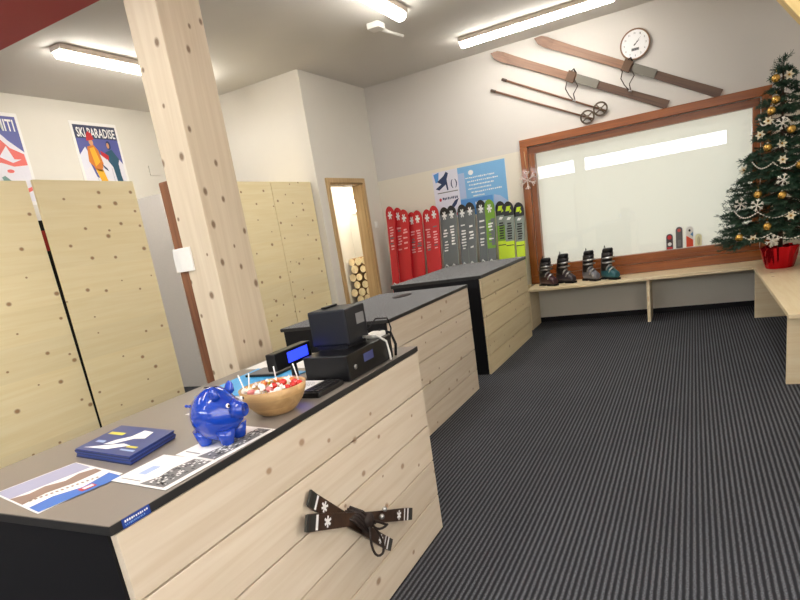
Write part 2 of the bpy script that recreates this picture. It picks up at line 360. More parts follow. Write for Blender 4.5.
# logs stacked in that room
log0 = None; rows = [(-4.84+.136*i+(.068 if j % 2 else 0), .07+.119*j, j, i) for j in range(9) for i in range(5)]
for x, z, j, i in rows:
    r = .066
    if log0 is None:
        lg = thing('firewood_log', (0, 0, 0), '', 'log')
        M().lathe([(r*.99, 0), (r, .004), (r, .28)], m_bark, n=12).build('bark', lg, world=False)
        M().lathe([(r*.97, -.004), (r*.97, .0)], m_log, n=12).build('cut_face', lg, world=False)
        for c in lg.children: c.data.transform(Matrix.Rotation(-pi/2, 4, 'X'))
        log0 = lg
    else: lg = copy_tree(log0)
    lg.location = (x+rnd.uniform(-.012, .012), 8.44+rnd.uniform(-.05, .02), z+rnd.uniform(-.006, .006)); k_ = rnd.uniform(.82, 1.0); lg.scale = (k_, 1, k_); lg['label'] = 'round cut firewood log in the pile seen through the doorway'; lg['group'] = 'firewood pile beyond the doorway'

# ------------------------------------------------------------------ ceiling lights and sensor
m_house = C('lamp_housing', (206, 192, 178))
def lamp(c, length, axis, label, glow=None):
    t = thing('ceiling_light', (c[0], c[1], ZC), label, 'ceiling light', 'fluorescent ceiling lights', 0)
    A = (lambda a, b: (c[0]+b, c[1]+a)) if axis == 'Y' else (lambda a, b: (c[0]+a, c[1]+b))
    h = length/2
    def bx(mesh, a0, b0, z0, a1, b1, z1, mat, bev=0.):
        p = A(a0, b0); q = A(a1, b1); mesh.box((*p, z0), (*q, z1), mat, bev); return mesh
    bx(M(), -h, -.064, ZC-.044, h, .064, ZC, m_house, .006).build('housing', t)
    rings = []
    for a in (-h+.001, -h+.012, h-.012, h-.001):
        ring = []
        for k in range(11):
            th = pi*k/10; e_ = .8 if abs(a) > h-.005 else 1; p = A(a, .052*e_*cos(th)); ring.append((p[0], p[1], ZC-.0445-.050*e_*sin(th)**.7))
        rings.append(ring)
    M().loft(rings, glow or m_tube, True, True).build('diffuser', t)
    for s in (-1, 1):
        bx(M(), s*h, -.058, ZC-.042, s*(h+.012), .058, ZC-.002, m_white, .004).build('end_cap', t)
lamp((-4.3, 7.9), 1.5, 'Y', 'added unseen ceiling light in the white room beyond the doorway', emis('store_fill_diffuser', (255, 248, 232), 34.))  # out of view, added to brighten the room beyond the doorway
lamp((-4.40, 4.50), 1.72, 'Y', 'fluorescent ceiling light at the upper left, partly hidden by the spruce post')
lamp((-2.20, 4.60), 1.6, 'Y', 'fluorescent ceiling light at the top centre, beside the white sensor')
lamp((-1.37, 6.73), 1.5, 'X', 'fluorescent ceiling light above the old wooden skis on the back wall')
lamp((-2.0, .8), 1.5, 'Y', 'added unseen ceiling light over the middle of the front of the room')  # out of view, added to brighten the spruce panels and post
lamp((.3, 4.4), 1.5, 'Y', 'added unseen ceiling light over the carpeted floor on the right')  # out of view, added to light the counter fronts from the right
lamp((-.2, .6), 1.5, 'Y', 'added unseen ceiling light over the front of the room')  # added fill above the camera end, never in view
lamp((-3.6, .2), 1.5, 'Y', 'added unseen ceiling light over the front left of the room')  # added fill for the front left, never in view
lamp((-.6, -1.8), 1.5, 'Y', 'added unseen ceiling light near the entrance end')  # added fill behind the camera
sn_ = thing('motion_sensor', (-2.48, 5.55, ZC), 'small white sensor box with a slim arm on the ceiling', 'sensor')
M().box((-2.56, 5.44, ZC-.05), (-2.44, 5.58, ZC), m_white, .008).build('body', sn_)
M().tube([(-2.5, 5.58, ZC-.025), (-2.47, 5.7, ZC-.04), (-2.42, 5.92, ZC-.045)], [.02, .016, .012], m_white).build('arm', sn_)

# ------------------------------------------------------------------ tall panels, cupboard, sheet, slat
def leaning_panel(y0, y1, lean, label):
    mm = M().box((-.004, y0-y1, 0), (.015, 0, 2.045), m_panel, .002)
    o = mm.build('partition_panel'); o.location = (-3.79, y1, 0.0); o.rotation_euler = (radians(lean), 0, 0)
    tag(o, label, 'panel', 'tall spruce panels behind the counter'); return o
leaning_panel(1.70, 2.628, 0, 'tall knotty spruce panel at the far left edge, under the mountain poster')
leaning_panel(2.653, 3.468, -.5, 'tall knotty spruce panel second from the left, under the two skiers poster')
st = thing('storage_rack', (-4.07, 2.84, 0), 'dark rack with a red strip glimpsed through the gap between the tall spruce panels', 'rack')
M().box((-4.10, 2.62, 0), (-4.05, 3.06, 1.83), m_black).build('upright', st)
M().box((-4.048, 2.62, 1.62), (-4.04, 3.06, 1.76), C('red_strip', (176, 40, 34))).build('red_strip', st)
cb = thing('cupboard', (-4.1, 5.22, 0), 'tall two door spruce cupboard between the post and the doorway', 'cupboard')
M().box((-4.35, 4.46, 0), (-3.80, 5.975, 2.04), m_panel).build('carcass', cb)
for y0, y1 in ((4.455, 5.226), (5.236, 5.975)): M().box((-3.799, y0, .03), (-3.774, y1, 2.048), m_panel, .002).build('door', cb)
o = single(M().box((-5.64, 5.0, 0), (-5.054, 5.025, 2.16), C('grey_white_board', (234, 230, 224), rough=.7), .002), 'divider_board', (-5.3, 5.01, 0), 'plain off-white board standing behind the brown slat, beside the spruce panel', 'board')
sl = thing('upright_batten', (-2.095, 2.12, 0), 'old brown wooden slat taped upright to the left side of the post', 'slat')
M().box((-2.128, 2.105, 0), (-2.056, 2.135, 1.735), m_oldslat, .008).build('batten', sl)
M().box((-2.075, 2.070, 1.335), (-2.0, 2.078, 1.44), m_white, .002).box((-2.136, 2.096, 1.335), (-2.06, 2.104, 1.44), m_white, .002).build('tape', sl)['label'] = 'white tape holding the slat'

# ------------------------------------------------------------------ counters
m_front2 = wood('spruce_planks_warm', (240, 224, 186), (230, 210, 168), (158, 120, 80), grain='Y', board='Z', bw=.17, kden=.3, ksize=.075, kscale=8.5, flat='X', rough=.5, tint=.1)
def counter(name, x0, x1, y0, y1, top, label, carpet, edge=.022, n=5, front=None):
    t = thing(name, ((x0+x1)/2, (y0+y1)/2, 0), label, 'counter')
    zt = top-edge
    M().box((x0+.01, y0+.006, 0), (x1-.022, y1-.006, zt), m_black).build('carcass', t)
    fp = M(); h = zt/n
    for i in range(n): fp.box((x1-.02, y0+.012, h*i+(.0 if i == 0 else .003)), (x1, y1, h*(i+1)-.003), front or m_front, .0015)
    fp.build('front_panel', t)
    tp = M().box((x0-.01, y0, zt), (x1+.002, y1+.004, top-.0015), m_edge, .001)
    tp.build('edge_band', t)
    M().box((x0-.008, y0+.002, top-.0014), (x1+.001, y1+.002, top), m_mat if carpet else m_top).build('countertop', t)
    return t
c1 = counter('reception_counter', -1.815, -1.068, .695, 2.30, .872, 'front reception counter clad in pale planks, holding the blue piggy bank', False)
stk = M(); pl = Plane(stk, (-1.0645, .725, .8505), (0, .075, 0), (0, 0, .021))
m_lblue = C('label_blue', (24, 62, 150))
stk.box((-1.0649, .725, .8505), (-1.0646, .80, .8715), m_lblue)
pl.glyphs(.08, .55, .93, .82, m_text, 1, 11, seed=3); pl.glyphs(.08, .2, .8, .42, C('label_pale', (120, 160, 220)), 1, 12, seed=4)
stk.build('sticker', c1)['label'] = 'small blue sticker with white print'
c2 = counter('low_counter', -2.40, -1.613, 3.13, 4.59, .872, 'middle plank fronted counter with a dark carpet top, behind the till', True)
hp = M(); hp.lathe([(.045, 0), (.045, .012), (.03, .013)], m_black, (0, 0, 0), 20)
hb = hp.build('cable_port', c2, world=False); hb.data.transform(Matrix.Diagonal((1.5, 2.6, 1, 1)).to_4x4()); hb.location = (-2.05-c2.location.x, 4.28-c2.location.y, .8725); hb.scale = (1, 1, .2)
c3 = counter('ski_counter', -2.50, -1.64, 5.03, 6.66, .89, 'far plank fronted counter with a dark carpet top, standing before the row of skis', True, .03, front=m_front2)

# ------------------------------------------------------------------ things on the reception counter
ZT = .8725
def sheet(mesh, pts, mat, z=ZT, th=.0012):
    lo = [(x, y, z) for x, y in pts]; hi = [(x, y, z+th) for x, y in pts]; n = len(pts)
    mesh.add(lo+hi, [tuple(reversed(range(n))), tuple(range(n, 2*n))]+[(i, (i+1) % n, n+(i+1) % n, n+i) for i in range(n)], mat)
def quadplane(mesh, a, b, d, z): return Plane(mesh, (*a, z), (b[0]-a[0], b[1]-a[1], 0), (d[0]-a[0], d[1]-a[1], 0))
# brochures stack
m_bro = C('brochure_blue', (44, 66, 134), rough=.3); m_brd = C('brochure_dark', (30, 40, 84), rough=.4); m_yel = C('print_yellow', (214, 206, 90)); m_lb = C('print_pale_blue', (170, 190, 226))
A, B, D = (-1.615, 1.025), (-1.335, .985), (-1.655, 1.225)
for k in range(8):
    bm_ = M(); z = ZT+.0031*k; j = lambda: rnd.uniform(-.002, .002)
    jx, jy = j(), j(); a = (A[0]+jx, A[1]+jy); b_ = (B[0]+jx, B[1]+jy); d = (D[0]+jx, D[1]+jy); c = (b_[0]+d[0]-a[0], b_[1]+d[1]-a[1])
    sheet(bm_, [a, b_, c, d], m_bro if k % 3 else m_brd, z, .003)
    if k == 7:
        q = quadplane(bm_, a, b_, d, z+.003)
        q.poly([(.30, .25), (.45, .30), (.62, .55), (.78, .60), (.74, .85), (.56, .88), (.52, .62), (.38, .45)], m_text, 1)
        q.rect(.06, .62, .34, .72, m_yel, 1); q.rect(.10, .30, .26, .38, m_lb, 1); q.poly([(.08, .08), (.5, .12), (.75, .32), (.6, .36), (.34, .22)], m_text, 1)
        q.rect(.72, .25, .90, .31, m_yel, 1); q.rect(.70, .14, .94, .19, m_lb, 1)
    single(bm_, 'brochure', (-1.5, 1.1, ZT+.0031*k), 'topmost dark blue brochure of the small stack on the counter, with white and yellow print' if k == 7 else 'dark blue brochure under the top one in the stack on the counter', 'brochure', 'stack of blue brochures')
# panorama leaflet
lf = M(); a, b_, c, d = (-1.61, .775), (-1.325, .71), (-1.31, .935), (-1.565, .985)
sheet(lf, [a, b_, c, d], m_paper); q = quadplane(lf, a, b_, d, ZT+.0012)
m_sky = C('print_sky', (168, 170, 196)); m_mtn = C('print_rock', (150, 128, 116)); m_lbl = C('print_blue', (70, 116, 196))
q.rect(.02, .02, .35, .98, m_sky, 1); q.poly([(.35, .02), (.42, .2), (.38, .4), (.46, .6), (.40, .8), (.45, .98), (.58, .98), (.62, .6), (.58, .3), (.64, .02)], m_mtn, 1)
q.poly([(.78, .02), (.98, .02), (.98, .98), (.72, .98), (.82, .6), (.74, .3)], m_lbl, 1); q.rect(.84, .52, .93, .70, C('print_red', (196, 60, 60)), 2); q.rect(.86, .56, .91, .68, m_text, 3)
for i in range(14): q.rect(.6+.008*i, .1+.055*i, .64+.008*i, .13+.055*i, m_mtn, 1)
single(lf, 'leaflet', (-1.46, .85, ZT), 'colour leaflet with a snowy mountain panorama at the near left corner of the counter', 'leaflet')
m_ink = C('print_black', (52, 52, 56))
def mono_sheet(a, b_, d, z, label, loc, seed):
    s = M(); c = (b_[0]+d[0]-a[0], b_[1]+d[1]-a[1]); sheet(s, [a, b_, c, d], m_paper, z); q = quadplane(s, a, b_, d, z+.0012)
    q.rect(.08, .1, .45, .12, m_grey, 1); q.rect(.2, .3, .34, .6, m_lb, 1)
    q.poly([(.5, .04), (.93, .04), (.93, .97), (.62, .97), (.56, .6), (.6, .3)], m_grey, 1)
    r = random.Random(seed)
    for i in range(90):
        x = r.uniform(.6, .88); y = r.uniform(.06, .92); q.rect(x, y, x+r.uniform(.015, .05), y+r.uniform(.02, .05), m_text if i % 2 else m_ink, 2)
    return single(s, 'flyer', loc, label, 'flyer', 'black and white flyers')
mono_sheet((-1.25, 1.062), (-1.078, 1.028), (-1.235, 1.30), ZT, 'white flyer lying under the blue piggy bank', (-1.17, 1.16, ZT), 5)
mono_sheet((-1.295, .888), (-1.078, .862), (-1.29, 1.058), ZT+.0014, 'white flyer with a black and white picture lying between the piggy bank and the leaflet', (-1.18, .96, ZT+.0014), 9)

# piggy bank (nose along +x, local)
m_pig = C('blue_glaze', (12, 60, 168), rough=.12, coat=.6, var=.03); m_eye = C('eye_white', (238, 238, 238), rough=.2)
pg = thing('piggy_bank', (-1.165, 1.172, ZT+.0013), 'glossy blue ceramic piggy bank standing on the counter beside the candy bowl', 'piggy bank', rz=radians(8))
bd = M(); nb = 28; rings = []
for i in range(21):
    t = i/20; x = -.082+.148*t
    r = .077*max(.02, sin(pi*min(1, .04+.92*t)))**.55*(1-.16*max(0, t-.55)/.45*1.4)
    rings.append([(x, r*.95*cos(2*pi*k/nb), .077+.004*sin(pi*t)+r*sin(2*pi*k/nb)) for k in range(nb)])
bd.loft(rings, m_pig); bd.lathe([(.034, -.004), (.023, .010), (.018, .024), (.0155, .024), (.0135, .0215)], m_pig, T=Matrix.Translation((.060, 0, .088)) @ Matrix.Rotation(pi/2, 4, 'Y'), n=20)
for s in (-1, 1): bd.ball((.0853, s*.008, .090), (.001, .0035, .005), C('nostril_blue', (8, 36, 110), rough=.3), 8)
bd.build('body', pg, world=False)
for s in (-1, 1):
    e = M(); e.loft([[(.022+.013*q*cos(2*pi*k/10), s*(.036+.006*h)+.012*q*sin(2*pi*k/10)*.6, .138+.024*h+.006*q*sin(2*pi*k/10)) for k in range(10)] for h, q in ((-.2, 1.3), (.35, 1.1), (.7, .7), (.95, .1))], m_pig); e.build('ear', pg, world=False)
    y = M(); y.ball((.0565, s*.034, .110), (.005, .0065, .0065), m_eye, 12); eo = y.build('eye', pg, world=False); M().ball((.0602, s*.0355, .110), (.003, .004, .004), m_black, 8).build('pupil', eo, world=False)
    for x in (-.046, .026): M().lathe([(.015, 0), (.018, .004), (.021, .016), (.028, .045)], m_pig, (x, s*.030, 0), 16).build('leg', pg, world=False)
M().tube([(-.078+.012*cos(a*.9)-.012*0-.003*a, .010*sin(a*1.6), .098+.004*a) for a in [i*.35 for i in range(10)]], .0045, m_pig).build('tail', pg, world=False)
M().box((-.03, -.003, .1555), (.01, .003, .1575), m_black).build('coin_slot', pg, world=False)

# wooden bowl of lollipops
bwl = (-1.172, 1.425, ZT)
pr = [(.046, 0), (.05, .002), (.066, .012), (.088, .038), (.102, .066), (.106, .088), (.100, .088), (.096, .068), (.082, .042), (.06, .020), (.0, .014)]
single(M().lathe(pr, m_bowl, bwl, 40), 'wooden_bowl', bwl, 'light brown wooden bowl full of sweets on the counter', 'bowl')
cc = [('red', (206, 52, 48)), ('orange', (226, 120, 60)), ('white', (236, 228, 222)), ('yellow', (228, 216, 60)), ('pink', (226, 140, 140)), ('cream', (232, 214, 186))]
cmat = [C('candy_'+n, c, rough=.25) for n, c in cc]; protos = {}
rc = random.Random(11); k = 0; spots = []
for layer, (zz, R_, n) in enumerate(((.045, .055, 8), (.066, .07, 14), (.084, .072, 14), (.092, .035, 5))):
    for i in range(n):
        a = 2*pi*i/n+layer; r = R_*(1 if n < 9 else rc.choice((.5, 1, 1)))
        spots.append((bwl[0]+r*cos(a), bwl[1]+r*sin(a), ZT+zz))
for x, y, z in spots:
    ci = rc.choice((0, 0, 1, 2, 2, 2, 3, 4, 4, 5)); n = cc[ci][0]
    if ci not in protos:
        t = thing('wrapped_sweet', (0, 0, 0), '', 'sweet')
        M().ball((0, 0, 0), (.014, .011, .010), cmat[ci], 10).build('sweet', t, world=False)
        for s_ in (1, -1): M().loft([[(s_*.013, .002*cos(q), .002*sin(q)) for q in (0, 2, 4)], [(s_*.024, .008*cos(q), .008*sin(q)) for q in (0, 2, 4)]], cmat[2], True, False).build('wrapper_end', t, world=False)
        protos[ci] = t
    else: t = copy_tree(protos[ci])
    t.location = (x, y, z); t.rotation_euler = (rc.uniform(-.5, .5), rc.uniform(-.6, .6), rc.uniform(0, 6))
    t['label'] = n+' wrapped sweet among those heaped in the wooden bowl'; t['group'] = n+' sweets in the bowl'
for i, ((x, y), (dx, dy), lab, ci) in enumerate((((-.075, -.045), (-.012, .0), 'leftmost upright stick lollipop in the wooden bowl', 2), ((-.062, -.038), (.004, .01), 'lollipop with a white stick beside the leftmost one in the bowl', 1), ((-.02, .05), (.0, .0), 'lollipop with a white stick at the back of the bowl', 4), ((.078, .036), (-.006, -.006), 'rightmost lollipop with a tall white stick in the bowl', 0))):
    t = thing('lollipop', (bwl[0]+x, bwl[1]+y, ZT+.08), lab, 'lollipop', 'lollipops in the bowl')
    M().ball(t.location, .013, cmat[ci], 12).build('candy', t); p0 = V(t.location)
    M().tube([p0+V((0, 0, .008)), p0+V((dx, dy, .056 if i < 3 else .066))], .0022, m_text, 6).build('stick', t)

# customer display
dp = thing('customer_display', (-1.335, 1.77, ZT), 'black customer display with a glowing blue screen on a short stand', 'display')
M().box((-1.355, 1.642, .948), (-1.313, 1.872, 1.012), m_blackgloss, .005).build('housing', dp); dph = dp.children[0]
M().box((-1.313, 1.715, .962), (-1.3115, 1.845, 1.001), m_lcd).build('screen', dph)
M().lathe([(.045, 0), (.045, .008), (.014, .012), (.012, .078)], m_blackgloss, (-1.335, 1.77, ZT), 18).build('stand', dp)
# black tray with a paper
tr_ = thing('till_keyboard', (-1.19, 1.64, ZT), 'flat black keyboard lying between the candy bowl and the cash drawer', 'keyboard')
M().box((-1.27, 1.56, ZT), (-1.10, 1.725, ZT+.018), m_blackgloss, .004).build('body', tr_)
kb = M()
for i in range(3):
    for j in range(7): kb.box((-1.165+.02*i, 1.572+.021*j, ZT+.018), (-1.149+.02*i, 1.588+.021*j, ZT+.022), m_edge)
kb.build('keys', tr_)
nt_ = M(); sheet(nt_, [(-1.265, 1.60), (-1.18, 1.59), (-1.175, 1.715), (-1.26, 1.72)], m_paper, ZT+.0182); q = quadplane(nt_, (-1.265, 1.60), (-1.18, 1.59), (-1.26, 1.72), ZT+.0194)
for i in range(5): q.glyphs(.1, .15+.14*i, .85, .21+.14*i, m_grey, 1, 7, seed=i)
single(nt_, 'paper_slip', (-1.22, 1.65, ZT+.0182), 'white printed slip lying on the black keyboard', 'paper')
# cash drawer
cd = thing('cash_drawer', (-1.175, 1.92, ZT), 'black cash drawer box under the receipt printer', 'cash drawer')
M().box((-1.268, 1.742, ZT+.004), (-1.082, 2.10, ZT+.098), m_blackgloss, .004).build('body', cd)
M().box((-1.0818, 1.86, ZT+.045), (-1.081, 1.935, ZT+.075), C('drawer_label', (64, 70, 120))).build('label_plate', cd)
M().lathe([(.009, 0), (.009, .003), (.004, .003)], m_metal, T=Matrix.Translation((-1.082, 1.79, ZT+.045)) @ Matrix.Rotation(pi/2, 4, 'Y'), n=12).build('lock', cd)
M().box((-1.22, 1.76, ZT), (-1.10, 2.08, ZT+.004), m_black).build('feet', cd)
# receipt printer
rp_ = thing('receipt_printer', (-1.20, 1.93, ZT+.098), 'black receipt printer stacked on the cash drawer', 'printer')
zb = ZT+.0985
M().box((-1.288, 1.85, zb+.014), (-1.125, 2.005, zb+.148), m_navy, .008).build('body', rp_)
M().box((-1.275, 1.86, zb), (-1.14, 2.0, zb+.014), m_black).build('base', rp_)
M().box((-1.255, 1.90, zb+.148), (-1.235, 1.99, zb+.156), m_blackgloss, .003).build('lid_lever', rp_)
M().box((-1.1248, 1.925, zb+.078), (-1.124, 1.985, zb+.118), m_grey).build('rating_plate', rp_)
# power adapter + cables
pa = thing('power_adapter', (-1.12, 2.05, ZT+.098), 'white adapter with a cable lying on the back of the cash drawer', 'adapter')
M().box((-1.155, 2.02, ZT+.0985), (-1.095, 2.09, ZT+.118), m_white, .006).build('body', pa)
M().tube([(-1.125, 2.02, ZT+.11), (-1.11, 1.93, ZT+.125), (-1.085, 1.98, ZT+.12), (-1.0785, 2.05, ZT+.08), (-1.077, 2.06, ZT+.03), (-1.073, 2.055, ZT+.003)], .0045, m_white).build('cable', pa)
cbk = M().tube([(-1.12, 1.99, ZT+.14), (-1.10, 2.03, ZT+.175), (-1.08, 2.09, ZT+.165), (-1.08, 2.11, ZT+.12), (-1.10, 2.12, ZT+.06), (-1.11, 2.13, ZT+.004)], .003, m_black)
cbk.tube([(-1.12, 2.08, ZT+.12), (-1.09, 2.12, ZT+.10), (-1.08, 2.13, ZT+.05), (-1.085, 2.125, ZT+.004)], .006, m_black)
single(cbk, 'power_cable', (-1.11, 2.13, ZT), 'thin black cable looping behind the receipt printer', 'cable')
# folder, tablet, papers
fd = M(); m_fold = C('folder_blue', (66, 172, 236), rough=.35)
sheet(fd, [(-1.70, 1.60), (-1.46, 1.62), (-1.40, 1.93), (-1.72, 2.02)], m_fold, ZT, .004)
single(fd, 'document_folder', (-1.57, 1.8, ZT), 'bright blue folder lying behind the piggy bank on the counter', 'folder')
pw = M(); sheet(pw, [(-1.80, 2.03), (-1.46, 2.0), (-1.44, 2.24), (-1.80, 2.27)], m_paper, ZT)
single(pw, 'paper_sheet', (-1.6, 2.1, ZT), 'blank white paper sheet behind the blue folder, near the post', 'paper')
pw = M(); sheet(pw, [(-1.55, 1.40), (-1.36, 1.38), (-1.33, 1.585), (-1.50, 1.60)], m_paper, ZT); q = quadplane(pw, (-1.55, 1.40), (-1.36, 1.38), (-1.52, 1.6), ZT+.0012)
q.rect(.2, .55, .6, .75, m_grey, 1); q.rect(.55, .2, .85, .4, m_ink, 1)
single(pw, 'paper_sheet', (-1.45, 1.5, ZT), 'white paper with grey print between the blue folder and the candy bowl', 'paper')
tb = thing('tablet', (-1.58, 1.92, ZT+.004), 'dark grey tablet lying on the blue folder', 'tablet', rz=0)
M().box((-1.66, 1.86, ZT+.0045), (-1.50, 1.99, ZT+.0145), m_blackgloss, .003).build('body', tb)
M().box((-1.65, 1.87, ZT+.0145), (-1.51, 1.98, ZT+.0152), m_grey).build('screen', tb)
pn = thing('ballpoint_pen', (-1.64, 2.12, ZT+.0013), 'dark ballpoint pen lying on the blank white sheet', 'pen')
M().tube([(-1.70, 2.10, ZT+.006), (-1.56, 2.11, ZT+.006)], .0045, m_black).build('barrel', pn)
M().tube([(-1.56, 2.11, ZT+.006), (-1.545, 2.111, ZT+.006)], [.0045, .001], m_metal).build('tip', pn)

# ------------------------------------------------------------------ crossed mini skis hung on the counter front
orn = thing('ski_ornament', (-1.0675, 1.56, .35), 'crossed pair of brown wooden mini skis tied with cord on the counter front', 'ornament')
m_band = C('band_grey', (120, 122, 120)); m_dk = C('tip_dark', (58, 58, 54))
def miniski(p, q, x, wd):
    p = V((x, *p)); q = V((x, *q)); d = (q-p); L_ = d.length; d.normalize(); s = V((1, 0, 0)).cross(d)*-1; n = V((1, 0, 0)); mm = M()
    st = [(0, .014, .95), (.03, .007, 1.03), (.09, .0, 1.05), (.4, .006, .82), (.6, .006, .82), (.92, .0, .95), (1, .004, .92)]
    rings = []
    for t, lift, wf in st:
        c = p+d*(L_*t)+n*lift; h = wd/2*wf
        rings.append([c-s*h, c+s*h, c+s*h+n*.008, c-s*h+n*.008])
    for i in range(len(st)-1):
        mm.loft(rings[i:i+2], m_dk if i == 0 else m_minski, True, False)
    def F(t, b, l=1): 
        for i in range(len(st)-1):
            if st[i][0] <= t <= st[i+1][0]:
                f = (t-st[i][0])/(st[i+1][0]-st[i][0]); lift = st[i][1]*(1-f)+st[i+1][1]*f; break
        return p+d*(L_*t)+s*(b*wd)+n*(lift+.0082+.0006*l)
    for t0, t1, mt in ((.035, .085, m_dk), (.088, .105, m_text), (.94, .955, m_text), (.905, .918, m_text), (.96, .99, m_dk)):
        mm.poly([F(t0, -.46), F(t1, -.46), F(t1, .46), F(t0, .46)], mt)
    for t in (.17, .84):
        for k in range(3):
            a = pi*k/3+.5; ca, sa = cos(a)*.36, sin(a)*.36; r = wd/L_
            mm.poly([F(t+(ca-sa*.22)*r, sa+ca*.22, 2+k), F(t+(-ca-sa*.22)*r, -sa+ca*.22, 2+k), F(t+(-ca+sa*.22)*r, -sa-ca*.22, 2+k), F(t+(ca+sa*.22)*r, sa-ca*.22, 2+k)], m_text)
    return mm
miniski((1.334, .628), (1.784, .202), -1.067, .050).build('mini_ski', orn)
miniski((1.268, .574), (1.955, .250), -1.047, .052).build('mini_ski', orn)
m_cord = C('leather_cord', (40, 28, 24), rough=.6); cx, cy, cz = -1.03, 1.575, .425
cord = M()
for k in range(5):
    o_ = (k-2)*.016; cord.tube([(-1.062, cy-.05+o_, cz+.055), (-1.026, cy-.03+o_, cz+.03), (-1.022, cy+o_, cz-.01), (-1.028, cy+.04+o_, cz-.05), (-1.062, cy+.06+o_, cz-.06)], .006, m_cord)
cord.ball((-1.018, cy+.02, cz-.01), (.014, .03, .026), m_cord, 12); cord.build('lashing', orn)
lo = M()
for (dy, dz_, wdt) in ((.03, -.15, .035), (.10, -.07, .02)):
    pts = [(-1.018+.012*sin(pi*t), cy+.02+dy*(t if t < .5 else 1-t)*2+wdt*sin(2*pi*t), cz-.01+dz_*sin(pi*t)) for t in [i/16 for i in range(17)]]
    lo.tube(pts, .0045, m_cord)
lo.build('cord_loop', orn)
bd_ = M().ball((-1.018, cy+.11, cz-.045), .011, m_metal, 10).ball((-1.018, cy+.14, cz-.03), .010, m_metal, 10); bd_.build('bead', orn)

